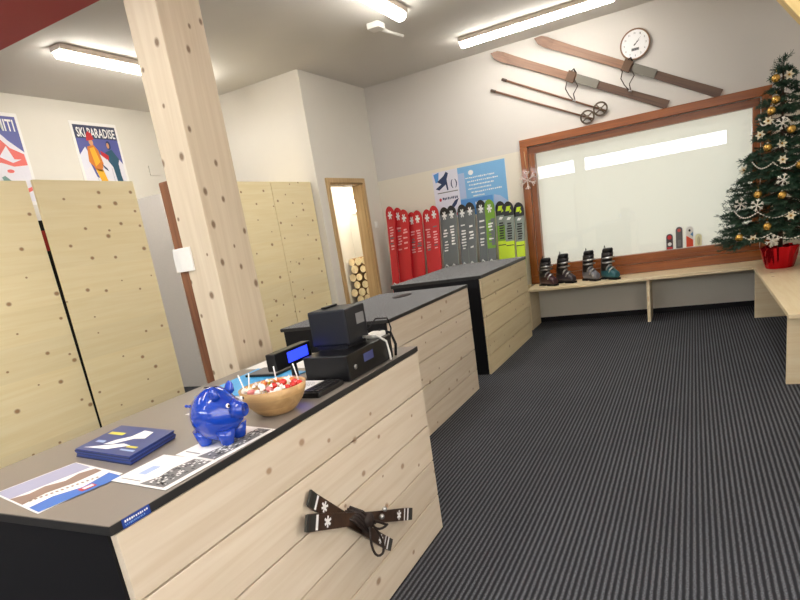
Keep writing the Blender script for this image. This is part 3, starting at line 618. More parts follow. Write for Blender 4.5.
# ------------------------------------------------------------------ skis behind the far counter
m_sred = C('ski_red', (196, 30, 40), rough=.3); m_sdred = C('ski_dark_red', (150, 20, 28), rough=.3); m_sgry = C('ski_grey', (98, 104, 106), rough=.35); m_sblk = C('ski_black', (26, 27, 28), rough=.3)
m_sgrn = C('ski_green', (112, 158, 44), rough=.35); m_slime = C('ski_lime', (196, 226, 30), rough=.35); m_swht = C('ski_white', (230, 232, 230), rough=.4); m_spink = C('ski_faded_white', (226, 170, 172), rough=.4)
m_slg = C('ski_mid_grey', (128, 140, 132), rough=.4)
def make_ski(name, x, zt, kind, label, group, seed, yaw=0):
    dq = .048*(seed % 2); y0, y1 = 7.02+dq, 7.27+dq; L_ = zt/cos(atan2(y1-y0, zt))
    t = thing(name, (x, y0, 0.003), label, 'ski', group, rot=(-atan2(y1-y0, zt), 0, radians(yaw)))
    W = .126
    def wid(s):
        w_ = W*(1-.22*sin(pi*min(1, max(0, s))))
        if s > .94: w_ *= sqrt(max(0.02, 1-((s-.94)/.06)**2))
        if s < .02: w_ *= .8
        return w_/2
    def dep(s): return -.03*max(0, (s-.86)/.14)**2-.012*max(0, (.06-s)/.06)
    S = [0, .02, .05, .15, .3, .45, .6, .7, .78, .84, .88, .91, .94, .955, .97, .982, .991, .997, 1.]
    def body(a, b, mat, mesh):
        ss = [q for q in S if a < q < b]; ss = [a]+ss+[b]; rings = []
        for s in ss:
            h = wid(s); z = s*L_; th = .010+.012*sin(pi*s); y = dep(s)
            rings.append([(-h, y, z), (h, y, z), (h*.98, y-th, z), (-h*.98, y-th, z)])
        mesh.loft(rings, mat, True, False)
    def front(s): return dep(s)-.010-.012*sin(pi*s)
    mm = M(); r = random.Random(seed)
    def pt(u, s, l=1): return (u*wid(s), front(s)-.0012*l, s*L_)
    def fp(mesh, pts, mat, l=1): mesh.add([pt(u, s, l) for u, s in pts], [tuple(range(len(pts)))], mat)
    tip = M(); det = M(); cap = 0.925
    if kind == 'red': body(0, cap, m_sred, mm); body(cap, 1, m_sred, tip)
    elif kind == 'grey': body(0, cap+.02, m_sgry, mm); body(cap+.02, 1, m_sblk, tip)
    elif kind == 'green': body(0, .64, m_sgry, mm); body(.64, cap, m_sgrn, mm); body(cap, 1, m_sgrn, tip)
    else: body(0, .70, m_slime, mm); body(.70, .82, m_sgrn if seed == 51 else m_slg, mm); body(.82, .895, m_slg, mm); body(.895, 1, m_sblk, tip)
    ob = mm.build('ski_body', t, world=False); ob2 = tip.build('ski_tip', t, world=False)
    wm = m_swht if kind in ('grey', 'green') else m_spink
    # star like mark near the tip
    if kind in ('red', 'grey', 'green'):
        s0 = .935
        for k in range(3):
            a = pi*k/3; ca, sa = cos(a), sin(a); sc_ = .5; q = .052/L_*1.0
            fp(det, [(sc_*(ca-.22*sa), s0+q*(sa+.22*ca)), (sc_*(-ca-.22*sa), s0+q*(-sa+.22*ca)), (sc_*(-ca+.22*sa), s0+q*(-sa-.22*ca)), (sc_*(ca+.22*sa), s0+q*(sa-.22*ca))], m_swht, 1+k)
        n = 9; a0 = .66 if kind != 'red' else .68; a1 = .86
        for i in range(n):
            h = (a1-a0)/n; u0 = -.62+r.uniform(0, .3); u1 = .6-r.uniform(0, .3); s_ = a0+h*i
            if r.random() < .16: continue
            fp(det, [(u0, s_), (u1, s_+h*.12), (u1, s_+h*r.uniform(.4, .75)), (u0, s_+h*r.uniform(.4, .7))], wm if r.random() < .8 else m_sgry, 1)
        if kind == 'green':
            fp(det, [(-.98, .64), (-.1, .64), (-.98, .8)], m_sgrn, 1); fp(det, [(.1, .66), (.98, .66), (.98, .86), (.1, .86)], m_sgry, 1)
        if kind == 'grey':
            for sg in (1,): fp(det, [(.86, .3), (.98, .3), (.98, .92), (.86, .92)], m_slg, 2)
    else:
        fp(det, [(-.6, .93), (.1, .93), (.55, .965), (-.35, .965)], m_slime, 1); fp(det, [(.15, .915), (.6, .925), (.3, .95)], m_slime, 1)
        fp(det, [(-.5, .865), (.1, .862), (.5, .88), (-.2, .885)], m_swht, 1)
        for i in range(7):
            s_ = .715+.019*i; fp(det, [(-.62+r.uniform(0, .2), s_), (.62-r.uniform(0, .3), s_), (.62-r.uniform(0, .2), s_+.012), (-.62+r.uniform(0, .3), s_+.012)], m_sblk, 1)
        fp(det, [(-.9, .665), (.9, .665), (.9, .672), (-.9, .672)], m_sblk, 1)
    det.build('lettering', t, world=False)
    # toe binding
    bt = .5 if kind != 'red' else .38
    M().box((-.03, -.055, (bt-.17)*L_), (.03, -.02, (bt-.17)*L_+.08), m_sblk, .006).build('heel_binding', t, world=False)
    bn = M().box((-.035, -.06, bt*L_), (.035, -.02, bt*L_+.06), m_sblk, .006)
    bn.tube([(-.03, -.05, bt*L_+.05), (0, -.066, bt*L_+.085), (.03, -.05, bt*L_+.05)], .008, m_swht); bn.build('toe_binding', t, world=False)
ordn = ['first', 'second', 'third', 'fourth', 'fifth', 'sixth', 'seventh']
reds = [(-3.463, 1.686), (-3.375, 1.655), (-3.273, 1.618), (-3.19, 1.568), (-3.09, 1.577), (-2.978, 1.569), (-2.862, 1.597)]
for i, (x, z) in enumerate(reds): make_ski('ski', x, z, 'red', f'red ski, {ordn[i]} from the doorway side in the row behind the far counter', 'red skis', i)
for i, (x, z) in enumerate([(-2.745, 1.557), (-2.632, 1.560), (-2.512, 1.552), (-2.395, 1.56), (-2.272, 1.565)]): make_ski('ski', x, z, 'grey', f'grey ski with a black tip, {ordn[i]} of the grey ones counting from the red skis', 'grey skis', 21+i)
make_ski('ski', -2.152, 1.553, 'green', 'green and grey ski between the grey skis and the lime yellow ones', 'green skis', 40)
for i, (x, z) in enumerate([(-2.036, 1.511), (-1.928, 1.491), (-1.82, 1.462)]): make_ski('ski', x, z, 'lime', f'lime yellow ski with a black tip, {ordn[i]} of the three nearest the window', 'lime skis', 51+i)
single(M().box((-3.55, 7.30, 0), (-1.76, 7.34, .5), m_bench, .003), 'ski_rack', (-2.65, 7.32, 0), 'low board rack behind the row of skis', 'rack')

# ------------------------------------------------------------------ posters
bp_ = M(); bp_.box((-2.925, YB-.004, 1.42), (-1.985, YB-.0005, 2.0), m_paper); q = Plane(bp_, (-2.925, YB-.0041, 1.42), (.94, 0, 0), (0, 0, .58))
m_cy = C('poster_blue', (122, 180, 228)); m_cy2 = C('poster_deep_blue', (84, 146, 214)); m_lil = C('poster_lilac', (222, 222, 236)); m_nv = C('poster_navy', (34, 54, 96)); m_mag = C('poster_red', (196, 60, 76))
q.rect(.0, 0, .36, 1, m_lil, 1); q.rect(.36, 0, 1, 1, m_cy, 1); q.rect(.36, .0, .8, .34, m_cy2, 2); q.rect(.36, .36, .45, .88, m_lb, 2)
q.poly([(.8, .0), (1, 0), (1, .16), (.9, .3), (.82, .34)], m_lb, 2)
q.poly([(.02, .96), (.1, .99), (.08, .8), (.04, .78)], m_cy2, 2); q.poly([(.06, .8), (.16, .9), (.2, .98), (.23, .94), (.20, .82), (.21, .6), (.19, .6), (.18, .72), (.08, .62), (.03, .66), (.12, .74)], m_nv, 3)
q.text('( )', .25, .62, .34, .80, m_nv, 3); q.rect(.05, .55, .34, .57, m_grey, 2)
q.ell(.08, .42, .018, .035, m_mag, 3); q.glyphs(.11, .40, .33, .46, m_nv, 3, 9, seed=2); q.poly([(.1, .04), (.28, .36), (.34, .40), (.30, .28), (.18, .1)], m_nv, 3); q.ell(.32, .08, .035, .05, m_mag, 3)
q.ell(.54, .86, .035, .05, m_text, 3)
for i, (a, b) in enumerate(((.46, .86), (.48, .9), (.5, .84), (.48, .8), (.52, .94), (.54, .7))): q.glyphs(a, .74-.075*i, b, .775-.075*i, m_text, 3, 16, seed=20+i)
q.glyphs(.56, .2, .74, .26, m_text, 3, 8, seed=31)
single(bp_, 'wall_poster', (-2.45, YB, 1.42), 'blue and white landscape poster on the back wall above the grey skis', 'poster')

def left_poster(y0, y1, z0, z1, name, label):
    mm = M(); mm.box((XL+.0005, y0, z0), (XL+.004, y1, z1), m_paper)
    return mm, Plane(mm, (XL+.0041, y0, z0), (0, y1-y0, 0), (0, 0, z1-z0))
mm, q = left_poster(4.60, 5.19, 2.16, 2.99, 0, 0)
m_vio = C('poster_violet', (84, 90, 160)); m_dnv = C('poster_slate', (54, 62, 92)); m_snow = C('poster_snow', (226, 224, 234)); m_ylw = C('poster_yellow', (232, 172, 40)); m_orr = C('poster_orange', (206, 120, 40)); m_skin = C('poster_skin', (206, 150, 110)); m_rd = C('poster_scarlet', (190, 36, 44)); m_teal = C('poster_teal', (40, 84, 108))
q.rect(.05, .04, .95, .96, m_snow, 1); q.rect(.05, .80, .95, .96, m_dnv, 2); q.poly([(.05, .8), (.95, .8), (.95, .5), (.8, .62), (.6, .55), (.35, .68), (.05, .6)], m_vio, 2)
q.poly([(.05, .6), (.2, .7), (.3, .5), (.05, .4)], m_lil, 3)
q.text('SKI PARADISE', .10, .815, .92, .93, m_text, 3)
# skier in yellow
q.poly([(.24, .70), (.38, .73), (.46, .66), (.50, .50), (.44, .40), (.30, .42), (.20, .52)], m_orr, 4); q.poly([(.28, .68), (.38, .70), (.44, .52), (.32, .46)], m_ylw, 5)
q.poly([(.30, .43), (.46, .42), (.52, .25), (.54, .04), (.44, .04), (.38, .24)], m_ylw, 4); q.ell(.345, .755, .045, .04, m_skin, 5); q.poly([(.26, .77), (.42, .79), (.40, .86), (.33, .89), (.28, .85)], m_rd, 6); q.poly([(.22, .5), (.28, .46), (.34, .32), (.29, .33)], m_vio, 5); q.poly([(.46, .5), (.56, .44), (.58, .40), (.50, .44)], m_nv, 5)
# skier in navy
q.poly([(.60, .64), (.76, .68), (.88, .56), (.84, .50), (.84, .36), (.90, .05), (.82, .05), (.72, .3), (.70, .46), (.62, .54)], m_teal, 4); q.poly([(.66, .60), (.50, .66), (.50, .60), (.64, .54)], m_rd, 5); q.ell(.71, .73, .05, .055, m_nv, 5); q.ell(.695, .725, .028, .035, m_skin, 6)
q.rect(.30, .04, .305, .4, m_grey, 4); q.rect(.66, .04, .665, .45, m_grey, 4)
single(mm, 'ski_poster', (XL, 4.9, 2.16), 'poster lettered SKI PARADISE with two skiers, one yellow and one navy', 'poster')
mm, q = left_poster(3.46, 4.045, 2.17, 3.0, 0, 0)
m_cor = C('poster_coral', (226, 104, 96)); m_grn = C('poster_sea_green', (110, 150, 144)); 
q.rect(.05, .04, .95, .96, m_snow, 1); q.rect(.05, .58, .95, .96, m_vio, 2); q.poly([(.05, .50), (.95, .46), (.95, .58), (.72, .70), (.55, .82), (.38, .66), (.05, .72)], m_snow, 3)
q.text('DOLOMITI', .10, .80, .90, .93, m_text, 4)
q.poly([(.1, .5), (.3, .68), (.55, .74), (.72, .62), (.93, .56), (.94, .44), (.7, .42), (.5, .46), (.3, .38)], m_cor, 4); q.poly([(.5, .52), (.66, .64), (.74, .5), (.86, .5), (.7, .46)], m_snow, 5)
q.poly([(.44, .30), (.5, .32), (.82, .12), (.78, .08), (.5, .2)], m_grn, 4); q.poly([(.46, .26), (.54, .26), (.74, .14), (.70, .12)], m_snow, 5); q.poly([(.42, .12), (.5, .16), (.7, .07), (.68, .05)], m_cor, 4); q.poly([(.72, .16), (.9, .2), (.9, .16), (.76, .12)], m_cor, 4); q.ell(.62, .37, .06, .02, m_cor, 4)
single(mm, 'ski_poster', (XL, 3.75, 2.17), 'poster with a coral mountain and purple sky, cut by the left picture edge', 'poster')
pc = M().box((XL, 5.52, 2.46), (XL+.012, 5.68, 2.57), m_wall, .003); single(pc, 'cover_plate', (XL, 5.6, 2.46), 'white junction cover plate on the left wall beside the post', 'cover plate')
for z, lab in ((1.465, 'white light switch on the wall between the doorway and the skis'),):
    t = thing('light_switch', (-3.69, 7.27, z), lab, 'switch')
    M().box((-3.695, 7.22, z-.005), (-3.685, 7.30, z+.075), m_white, .003).build('plate', t); M().box((-3.685, 7.235, z+.01), (-3.681, 7.285, z+.06), m_white, .002).build('rocker', t)

# ------------------------------------------------------------------ old skis, poles and clock on the back wall
def wall_ski(a, b, label, strap_t):
    a = V((a[0], 0, a[1])); b = V((b[0], 0, b[1])); d = b-a; L_ = d.length; ang = atan2(d.z, d.x)
    t = thing('antique_ski', (a.x, YB-.012, a.z), label, 'ski', 'antique skis on the back wall', rot=(0, -ang, 0))
    mm = M(); rings = []
    for s, w_, y in ((0, .002, -.075), (.012, .02, -.07), (.03, .043, -.06), (.06, .052, -.042), (.10, .05, -.02), (.2, .045, -.002), (.5, .040, -.012), (.8, .040, 0), (1, .044, 0)):
        x = s*L_; th = .008+.012*sin(pi*s)
        rings.append([(x, y, -w_), (x, y, w_), (x, y-th, w_*.95), (x, y-th, -w_*.95)])
    mm.loft(rings[:7], m_oldski, True, False).loft(rings[6:], m_oldski2, True, False); mm.build('ski', t, world=False)
    x0 = strap_t*L_
    M().box((x0+.05, -.044, -.043), (x0+.30, -.03, .043), plain('foot_plate_grey', (116, 112, 102), .5), .003).build('foot_plate', t, world=False)
    bn = M().box((x0-.05, -.06, -.055), (x0+.04, -.028, .055), C('binding_leather', (92, 66, 46), rough=.6), .006); bn.tube([(x0-.02, -.05, .05), (x0, -.075, .075), (x0+.03, -.05, .05)], .008, m_black); bn.build('binding', t, world=False)
    g = Matrix.Rotation(ang, 3, 'Y')
    st = M(); dn = g @ V((0, 0, -1)); rt = g @ V((1, 0, 0)); o_ = V((x0, -.05, -.04))
    for s0, wv in ((-.03, -.02), (.05, .03)):
        st.tube([o_+rt*s0, o_+rt*(s0+wv)+dn*.07, o_+rt*(s0*.6)+dn*.14, o_+rt*(s0*.2+.03)+dn*.2], .006, C('strap_dark', (64, 50, 44)), 6)
    st.tube([o_+rt*.02+dn*.2, o_+rt*.05+dn*.215], .011, m_metal, 6)
    st.build('strap', t, world=False)
wall_ski((-2.001, 3.118), (-.221, 2.179), 'old brown wooden ski on the back wall, the lower of the two', .475)
wall_ski((-1.509, 3.139), (.261, 2.170), 'old brown wooden ski on the back wall just under the clock', .52)
def wall_pole(a, b, label):
    a = V((a[0], 0, a[1])); b = V((b[0], 0, b[1])); d = b-a; L_ = d.length; ang = atan2(d.z, d.x)
    t = thing('antique_pole', (a.x, YB-.02, a.z), label, 'ski pole', 'antique poles on the back wall', rot=(0, -ang, 0))
    M().tube([(0, 0, 0), (L_+.04, 0, 0)], [.011, .008], C('pole_cane', (128, 92, 72), rough=.45)).build('shaft', t, world=False)
    M().tube([(-.02, 0, 0), (.04, 0, 0)], .015, C('pole_grip', (84, 66, 58), rough=.6)).build('grip', t, world=False)
    bk = M(); m_bk = C('basket_leather', (104, 90, 76), rough=.5)
    # ring hangs on the shaft, turned towards the room
    R_ = .068; ax = V((1, 0, 0)); e1 = V((.75, -.0, .66)); e2 = V((-.45, -.32, .5)).normalized(); cpt = V((L_-.03, -.03, 0))
    e1.normalize()
    bk.tube([cpt+e1*R_*cos(2*pi*i/20)+V((0, -.03, 0))*sin(2*pi*i/20)+V((-.66, 0, .75))*R_*.9*sin(2*pi*i/20) for i in range(21)], .009, m_bk, 8)
    for k in range(2):
        a_ = pi*k/2+.4; v_ = e1*R_*cos(a_)+V((0, -.03, 0))*sin(a_)+V((-.66, 0, .75))*R_*.9*sin(a_); bk.tube([cpt-v_, cpt+v_], .007, m_bk, 6)
    bk.ball(cpt, .02, m_bk, 10); bk.build('basket', t, world=False)
wall_pole((-2.042, 2.749), (-.99, 2.222), 'old cane ski pole on the back wall, the lower of the two')
wall_pole((-1.903, 2.832), (-.852, 2.273), 'old cane ski pole on the back wall, the upper of the two')
ck = thing('wall_clock', (-.51, YB-.002, 2.825), 'round white wall clock with a thin brown rim above the upper old ski', 'clock')
RX = Matrix.Translation((-.51, YB-.002, 2.825)) @ Matrix.Rotation(pi/2, 4, 'X')
M().lathe([(.13, 0), (.146, .006), (.146, .03), (.138, .036), (.132, .03)], C('clock_rim', (140, 108, 84), rough=.35), T=RX, n=40, cap=False).build('rim', ck)
fc = M(); fc.lathe([(.133, 0), (.133, .024)], plain('clock_face', (236, 236, 238), .4), T=RX, n=40)
q = Plane(fc, (-.51-.13, YB-.0262, 2.825-.13), (.26, 0, 0), (0, 0, .26))
for h in range(1, 13):
    a = pi/2-2*pi*h/12; x, y = .5+.40*cos(a), .5+.40*sin(a); wd = .035 if h < 10 else .06
    q.text(str(h), x-wd/2, y-.035, x+wd/2, y+.035, m_grey, 1)
q.rect(.36, .27, .64, .37, m_grey, 1); q.glyphs(.39, .29, .61, .35, m_ink, 2, 5, seed=6)
fc.build('dial', ck)
hd = M(); q = Plane(hd, (-.51-.13, YB-.029, 2.825-.13), (.26, 0, 0), (0, 0, .26))
def hand(a, l, w_): 
    c, s = cos(a), sin(a); q.poly([(.5+s*w_-c*.06, .5-c*w_-s*.06), (.5+c*l, .5+s*l), (.5-s*w_-c*.06, .5+c*w_-s*.06)], m_black, 1)
hand(radians(38), .27, .018); hand(radians(48), .38, .013); q.ell(.5, .5, .025, .025, m_black, 2); hd.build('hands', ck)

# ------------------------------------------------------------------ snowflake on the frame, stickers on the glass
sf = thing('snowflake_ornament', (-1.72, YB-.08, 1.70), 'clear beaded snowflake hanging on the left upright of the window frame', 'ornament')
mm = M(); c0 = V((-1.72, YB-.075, 1.70))
for k in range(6):
    a = pi/6+k*pi/3; d = V((cos(a), 0, sin(a)))
    mm.tube([c0, c0+d*.085], .005, m_glassy, 6)
    for r in (.03, .05, .07): mm.ball(c0+d*r, .010, m_glassy, 8)
    mm.ball(c0+d*.09, .012, m_glassy, 8)
    for sg in (-.6, .6):
        e = V((cos(a+sg), 0, sin(a+sg))); mm.tube([c0+d*.055, c0+d*.055+e*.04], .004, m_glassy, 5); mm.ball(c0+d*.055+e*.042, .009, m_glassy, 6)
mm.build('beads', sf); M().tube([c0+V((0, 0, .1)), (-1.735, YB-.056, 2.02)], .003, plain('ribbon_pale', (226, 196, 150), .4), 5).build('ribbon', sf)
for i, (x, zt, colr, c2_, lab) in enumerate(((-.245, .862, (70, 62, 66), (206, 50, 56), 'dark and red ski shaped sticker on the window, leftmost of the four'), (-.148, .925, (98, 98, 100), (214, 92, 88), 'grey ski shaped sticker on the window, tallest of the four'), (-.045, .912, (226, 226, 220), (226, 82, 46), 'white and orange ski shaped sticker on the window glass'), (.040, .825, (236, 236, 196), (206, 206, 170), 'pale yellow ski shaped sticker on the window, rightmost of the four'))):
    z0 = wz0+.091; hw = .033; s = M(); yy = YB+.0745
    def out(h, top, bot):
        return [(x-h, bot), (x+h, bot)]+[(x+h*cos(pi*k/8), top-h+h*sin(pi*k/8)) for k in range(9)]
    def slab(pts, ya, yb, mat):
        n = len(pts); s.add([(a, ya, b) for a, b in pts]+[(a, yb, b) for a, b in pts], [tuple(range(n)), tuple(reversed(range(n, 2*n)))]+[(i_, n+i_, n+(i_+1) % n, (i_+1) % n) for i_ in range(n)], mat)
    slab(out(hw+.006, zt+.006, z0), yy-.0008, yy, m_text); m_a = C('sticker_a%d' % i, colr); m_b = C('sticker_b%d' % i, c2_)
    slab(out(hw, zt, z0+.004), yy-.0016, yy-.0009, m_a)
    q = Plane(s, (x-hw, yy-.0017, z0), (2*hw, 0, 0), (0, 0, zt-z0))
    if i == 0: q.ell(.5, .78, .34, .14, m_b, 1); q.ell(.5, .35, .3, .12, m_text, 1); q.rect(.1, .03, .9, .16, m_b, 1)
    if i == 1: q.ell(.5, .84, .26, .08, m_b, 1); q.rect(.25, .1, .75, .4, m_grey, 1)
    if i == 2: q.poly([(0, .03), (1, .03), (1, .35), (0, .58)], m_b, 1); q.ell(.5, .82, .16, .06, m_ink, 1); q.poly([(.6, .62), (1, .5), (1, .75)], C('sticker_blue', (90, 140, 190)), 1)
    if i == 3: q.ell(.5, .45, .22, .35, m_b, 1)
    single(s, 'window_sticker', (x, yy, z0), lab, 'sticker', 'stickers on the window')

# ------------------------------------------------------------------ benches
b1 = thing('wall_bench', (-.6, 7.2, 0), 'long pale wooden bench under the window, holding the ski boots', 'bench')
M().box((-1.735, 6.955, .453), (XR-.002, 7.448, .483), m_bench, .003).build('seat', b1)
M().box((-1.70, 7.42, .39), (XR-.01, 7.445, .452), m_bench).build('rail', b1)
M().box((-1.735, 6.99, 0), (-1.708, 7.44, .452), m_benchy, .002).build('side_panel', b1)
M().box((-.462, 6.985, 0), (-.430, 7.415, .452), m_benchy, .002).build('leg', b1)
b2 = thing('side_bench', (.9, 5.6, 0), 'pale wooden bench along the right wall, meeting the window bench', 'bench')
M().box((.512, 4.40, .453), (XR-.002, 6.953, .483), m_benchy, .003).build('seat', b2)
M().box((.518, 4.50, 0), (XR-.01, 4.528, .452), m_bench, .002).build('side_panel', b2)
M().box((.512, 6.80, 0), (XR-.01, 6.828, .452), m_bench, .002).build('side_panel', b2)

# ------------------------------------------------------------------ ski boots
def make_boot(loc, rz, lower, cuff, label, h=1.0):
    t = thing('ski_boot', loc, label, 'ski boot', 'ski boots on the bench', rz=rz); t.scale = (.92, .92, .92)
    def ring(x, z0, z1, w_, n=16, e=2.6):
        zc = (z0+z1)/2; hz = (z1-z0)/2; r = []
        for k in range(n):
            a = 2*pi*k/n; c, s = cos(a), sin(a); r.append((x, w_*math.copysign(abs(c)**(2/e), c), zc+hz*math.copysign(abs(s)**(2/e), s)))
        return r
    sh = M(); sh.loft([ring(-.120, .03, .10, .026), ring(-.11, .02, .15, .038), ring(-.06, .018, .175, .044), ring(0, .018, .175, .047), ring(.05, .018, .150, .050), ring(.10, .018, .115, .052), ring(.14, .02, .095, .047), ring(.158, .026, .078, .034)], lower); sh_o = sh.build('shell', t, world=False)
    so = M().box((-.125, -.036, 0), (-.03, .036, .022), m_black, .004).box((.03, -.038, 0), (.165, .038, .022), m_black, .004).box((-.03, -.03, .008), (.03, .03, .02), m_black); so.build('sole', t, world=False)
    def oval(cx_, z, rx, ry, n=18): return [(cx_+rx*cos(2*pi*k/n), ry*sin(2*pi*k/n), z) for k in range(n)]
    cf = M(); cf.loft([oval(-.046, .11, .076, .054), oval(-.043, .16, .076, .056), oval(-.032, .22, .076, .058), oval(-.018, .28*h, .078, .061), oval(-.010, .315*h, .078, .062)], cuff); cf_o = cf.build('cuff', t, world=False)
    ln = M(); ln.loft([oval(-.012, .30*h, .070, .054), oval(-.004, .345*h, .072, .056), oval(.002, .365*h, .060, .046)], m_black); ln.build('liner', t, world=False)
    for z, x, w_ in ((.255*h, .055, .057), (.205, .045, .056)):
        bk = M(); bk.tube([(x-.085, -w_*.98, z), (x-.03, -w_*1.08, z+.002), (x+.004, -w_*.75, z+.004), (x+.012, 0, z+.006), (x+.004, w_*.75, z+.004), (x-.03, w_*1.08, z)], [.008, .011, .012, .012, .011, .008], m_metal, 6); bk.build('buckle', cf_o, world=False)
    for x, z, w_ in ((.035, .166, .046), (.085, .135, .049)):
        bk = M(); bk.tube([(x-.02, -w_*1.06, z-.05), (x-.004, -w_*.95, z-.015), (x, -w_*.4, z+.002), (x+.002, .0, z+.008), (x, w_*.5, z)], [.007, .010, .011, .011, .008], m_metal, 6); bk.build('buckle', sh_o, world=False)
    M().tube([(.045, -.03, .30*h), (.055, 0, .305*h), (.045, .03, .30*h)], .012, m_grey, 6).build('power_strap', t, world=False)
    M().tube([(-.055, .0, .34*h), (-.065, 0, .37*h), (-.058, .0, .395*h), (-.045, 0, .37*h)], .004, m_black, 5).build('pull_loop', t, world=False)
m_c = C('boot_cuff_black', (34, 32, 34), rough=.35)
make_boot((-1.53, 7.16, .4835), radians(-38), C('boot_maroon', (74, 44, 50), rough=.3), m_c, 'maroon and black ski boot, nearest the ski row on the bench', .95)
make_boot((-1.345, 7.24, .4835), radians(-34), C('boot_plum', (66, 58, 64), rough=.3), m_c, 'black and plum grey ski boot, second on the bench from the ski row', 1.0)
make_boot((-1.06, 7.22, .4835), radians(-48), C('boot_silver', (112, 112, 120), rough=.3), m_c, 'grey ski boot with a black cuff, third on the bench from the ski row', 1.0)
make_boot((-.85, 7.16, .4835), radians(-46), C('boot_teal', (40, 92, 102), rough=.3), m_c, 'teal ski boot with a black cuff, nearest the Christmas tree', 1.02)

# ------------------------------------------------------------------ christmas tree
TX, TY = .70, 6.70; ZB = .484
m_need = plain('needle_green', (34, 66, 48), .6, var=.35, scale=14); m_bark2 = plain('trunk_brown', (70, 54, 40), .8)
m_foil, nt, b = new_mat('red_foil'); b.inputs['Base Color'].default_value = (*lin((206, 20, 34)), 1); b.inputs['Metallic'].default_value = .75; b.inputs['Roughness'].default_value = .2
pot = thing('foil_pot', (TX, TY, ZB), 'pot wrapped in shiny red foil under the Christmas tree', 'pot')
n = 44; rf = random.Random(4); rings = []; off = [rf.uniform(-1, 1) for _ in range(n)]
for z, r, a in ((0, .108, .001), (.01, .114, .003), (.06, .126, .006), (.12, .138, .008), (.17, .147, .010), (.195, .152, .014), (.195, .143, .012), (.12, .118, .004)):
    rings.append([((TX+(r+a*off[k]+a*.6*rf.uniform(-1, 1))*cos(2*pi*k/n)), TY+(r+a*off[k])*sin(2*pi*k/n), ZB+z+(.008*off[k] if .18 < z else 0)) for k in range(n)])
M().loft(rings, m_foil, True, False).build('foil', pot)
M().lathe([(.0, .12), (.125, .12), (.125, .15), (0, .152)], m_bark2, (TX, TY, ZB), 24).build('soil', pot)
tree = thing('christmas_tree', (TX, TY, ZB+.15), 'decorated green Christmas tree in a red foil pot at the bench corner', 'Christmas tree')
M().tube([(TX, TY, ZB+.15), (TX, TY, 2.2)], [.022, .006], m_bark2, 10).build('trunk', tree)
fo = M(); rt_ = random.Random(21)
def needles(mesh, p, d, L_, step=.010, nl=.033, wd=.0066):
    d = d.normalized(); a = d.cross(V((0, 0, 1))); a = a.normalized() if a.length > .1 else V((1, 0, 0)); b_ = d.cross(a)
    t = 0
    vs = []; fs = []
    while t < L_:
        c = p+d*t
        for k in range(3):
            th = rt_.uniform(0, 2*pi); o_ = a*cos(th)+b_*sin(th); e = c+(o_*.85+d*.7).normalized()*nl*rt_.uniform(.7, 1.15); w_ = (d.cross(o_))*wd*.5
            i = len(vs); vs += [c-w_, c+w_, e+w_*.5, e-w_*.5]; fs.append((i, i+1, i+2, i+3))
        t += step
    mesh.add(vs, fs, m_need)
nb = 0
zt = 2.25; z0 = .70
lv = 22
for l in range(lv):
    f = l/(lv-1); z = z0+.13+(zt-.24-z0)*f; R_ = .44*(1-f)**.95+.045
    cnt = int(5+12*(1-f))
    for k in range(cnt):
        a = 2*pi*k/cnt+l*1.3+rt_.uniform(-.25, .25); r = R_*rt_.uniform(.78, 1.08)
        p0 = V((TX, TY, z+.03)); dr_ = V((cos(a), sin(a), 0)); tipz = z-.02-.08*(1-f)+rt_.uniform(-.04, .04)
        tip_ = V((TX+r*cos(a), TY+r*sin(a), tipz+.03))
        mid = (p0+tip_)/2+V((0, 0, -.02))
        if tip_.x > XR-.03: tip_.x = XR-.03
        fo.tube([p0, mid, tip_], [.006, .004, .002], m_bark2, 4, cap=False)
        d = tip_-mid; needles(fo, mid, d, d.length+.02)
        d0 = mid-p0; needles(fo, p0+d0*.5, d0, d0.length*.5, .02)
        for s in ((-1, .35), (1, .35), (-1, .75), (1, .75), (-1, 1.), (1, 1.)):
            q_ = mid+(tip_-mid)*s[1]*.95; side = V((-sin(a), cos(a), 0))*s[0]
            dd = (dr_*.75+side*.75+V((0, 0, rt_.uniform(-.25, .25)))); Ls = rt_.uniform(.06, .13)*(.4+.75*(1-f))
            if q_.x+dd.x*Ls > XR-.04: continue
            needles(fo, q_, dd, Ls)
for k in range(9):
    a = 2*pi*k/9; needles(fo, V((TX, TY, 2.12+.014*k)), V((cos(a)*.8, sin(a)*.8, .5)), .09)
needles(fo, V((TX, TY, 2.12)), V((0, 0, 1)), .14)
fo.build('foliage', tree)
def shift(p): return V((p[0], p[1]-.0, p[2]))
m_gold = plain('gold_bauble', (212, 170, 88), .22, metal=.75); m_cream = plain('cream_glitter', (232, 224, 200), .4, bump=.4, scale=300); m_silv = plain('pearl', (236, 232, 222), .2)
gold = [(.639, 6.62, 2.101), (.638, 6.58, 1.928), (.573, 6.46, 1.55), (.667, 6.31, 1.141), (.359, 6.36, .827), (.80, 6.39, 1.364), (.496, 6.38, 1.173), (.559, 6.27, .899), (.602, 6.54, 1.844), (.741, 6.47, 1.662)]
def scaled(p, e=0): # keep the sight line, bring a hair nearer
    k = 1; return V(p)
places = ['just below the tip', 'below the topmost bauble', 'at half height on the left', 'at the centre below the middle', 'low at the far left', 'at mid height on the right', 'on the left below the middle', 'low near the foil pot', 'high on the left side', 'above mid height on the right']
g0 = None
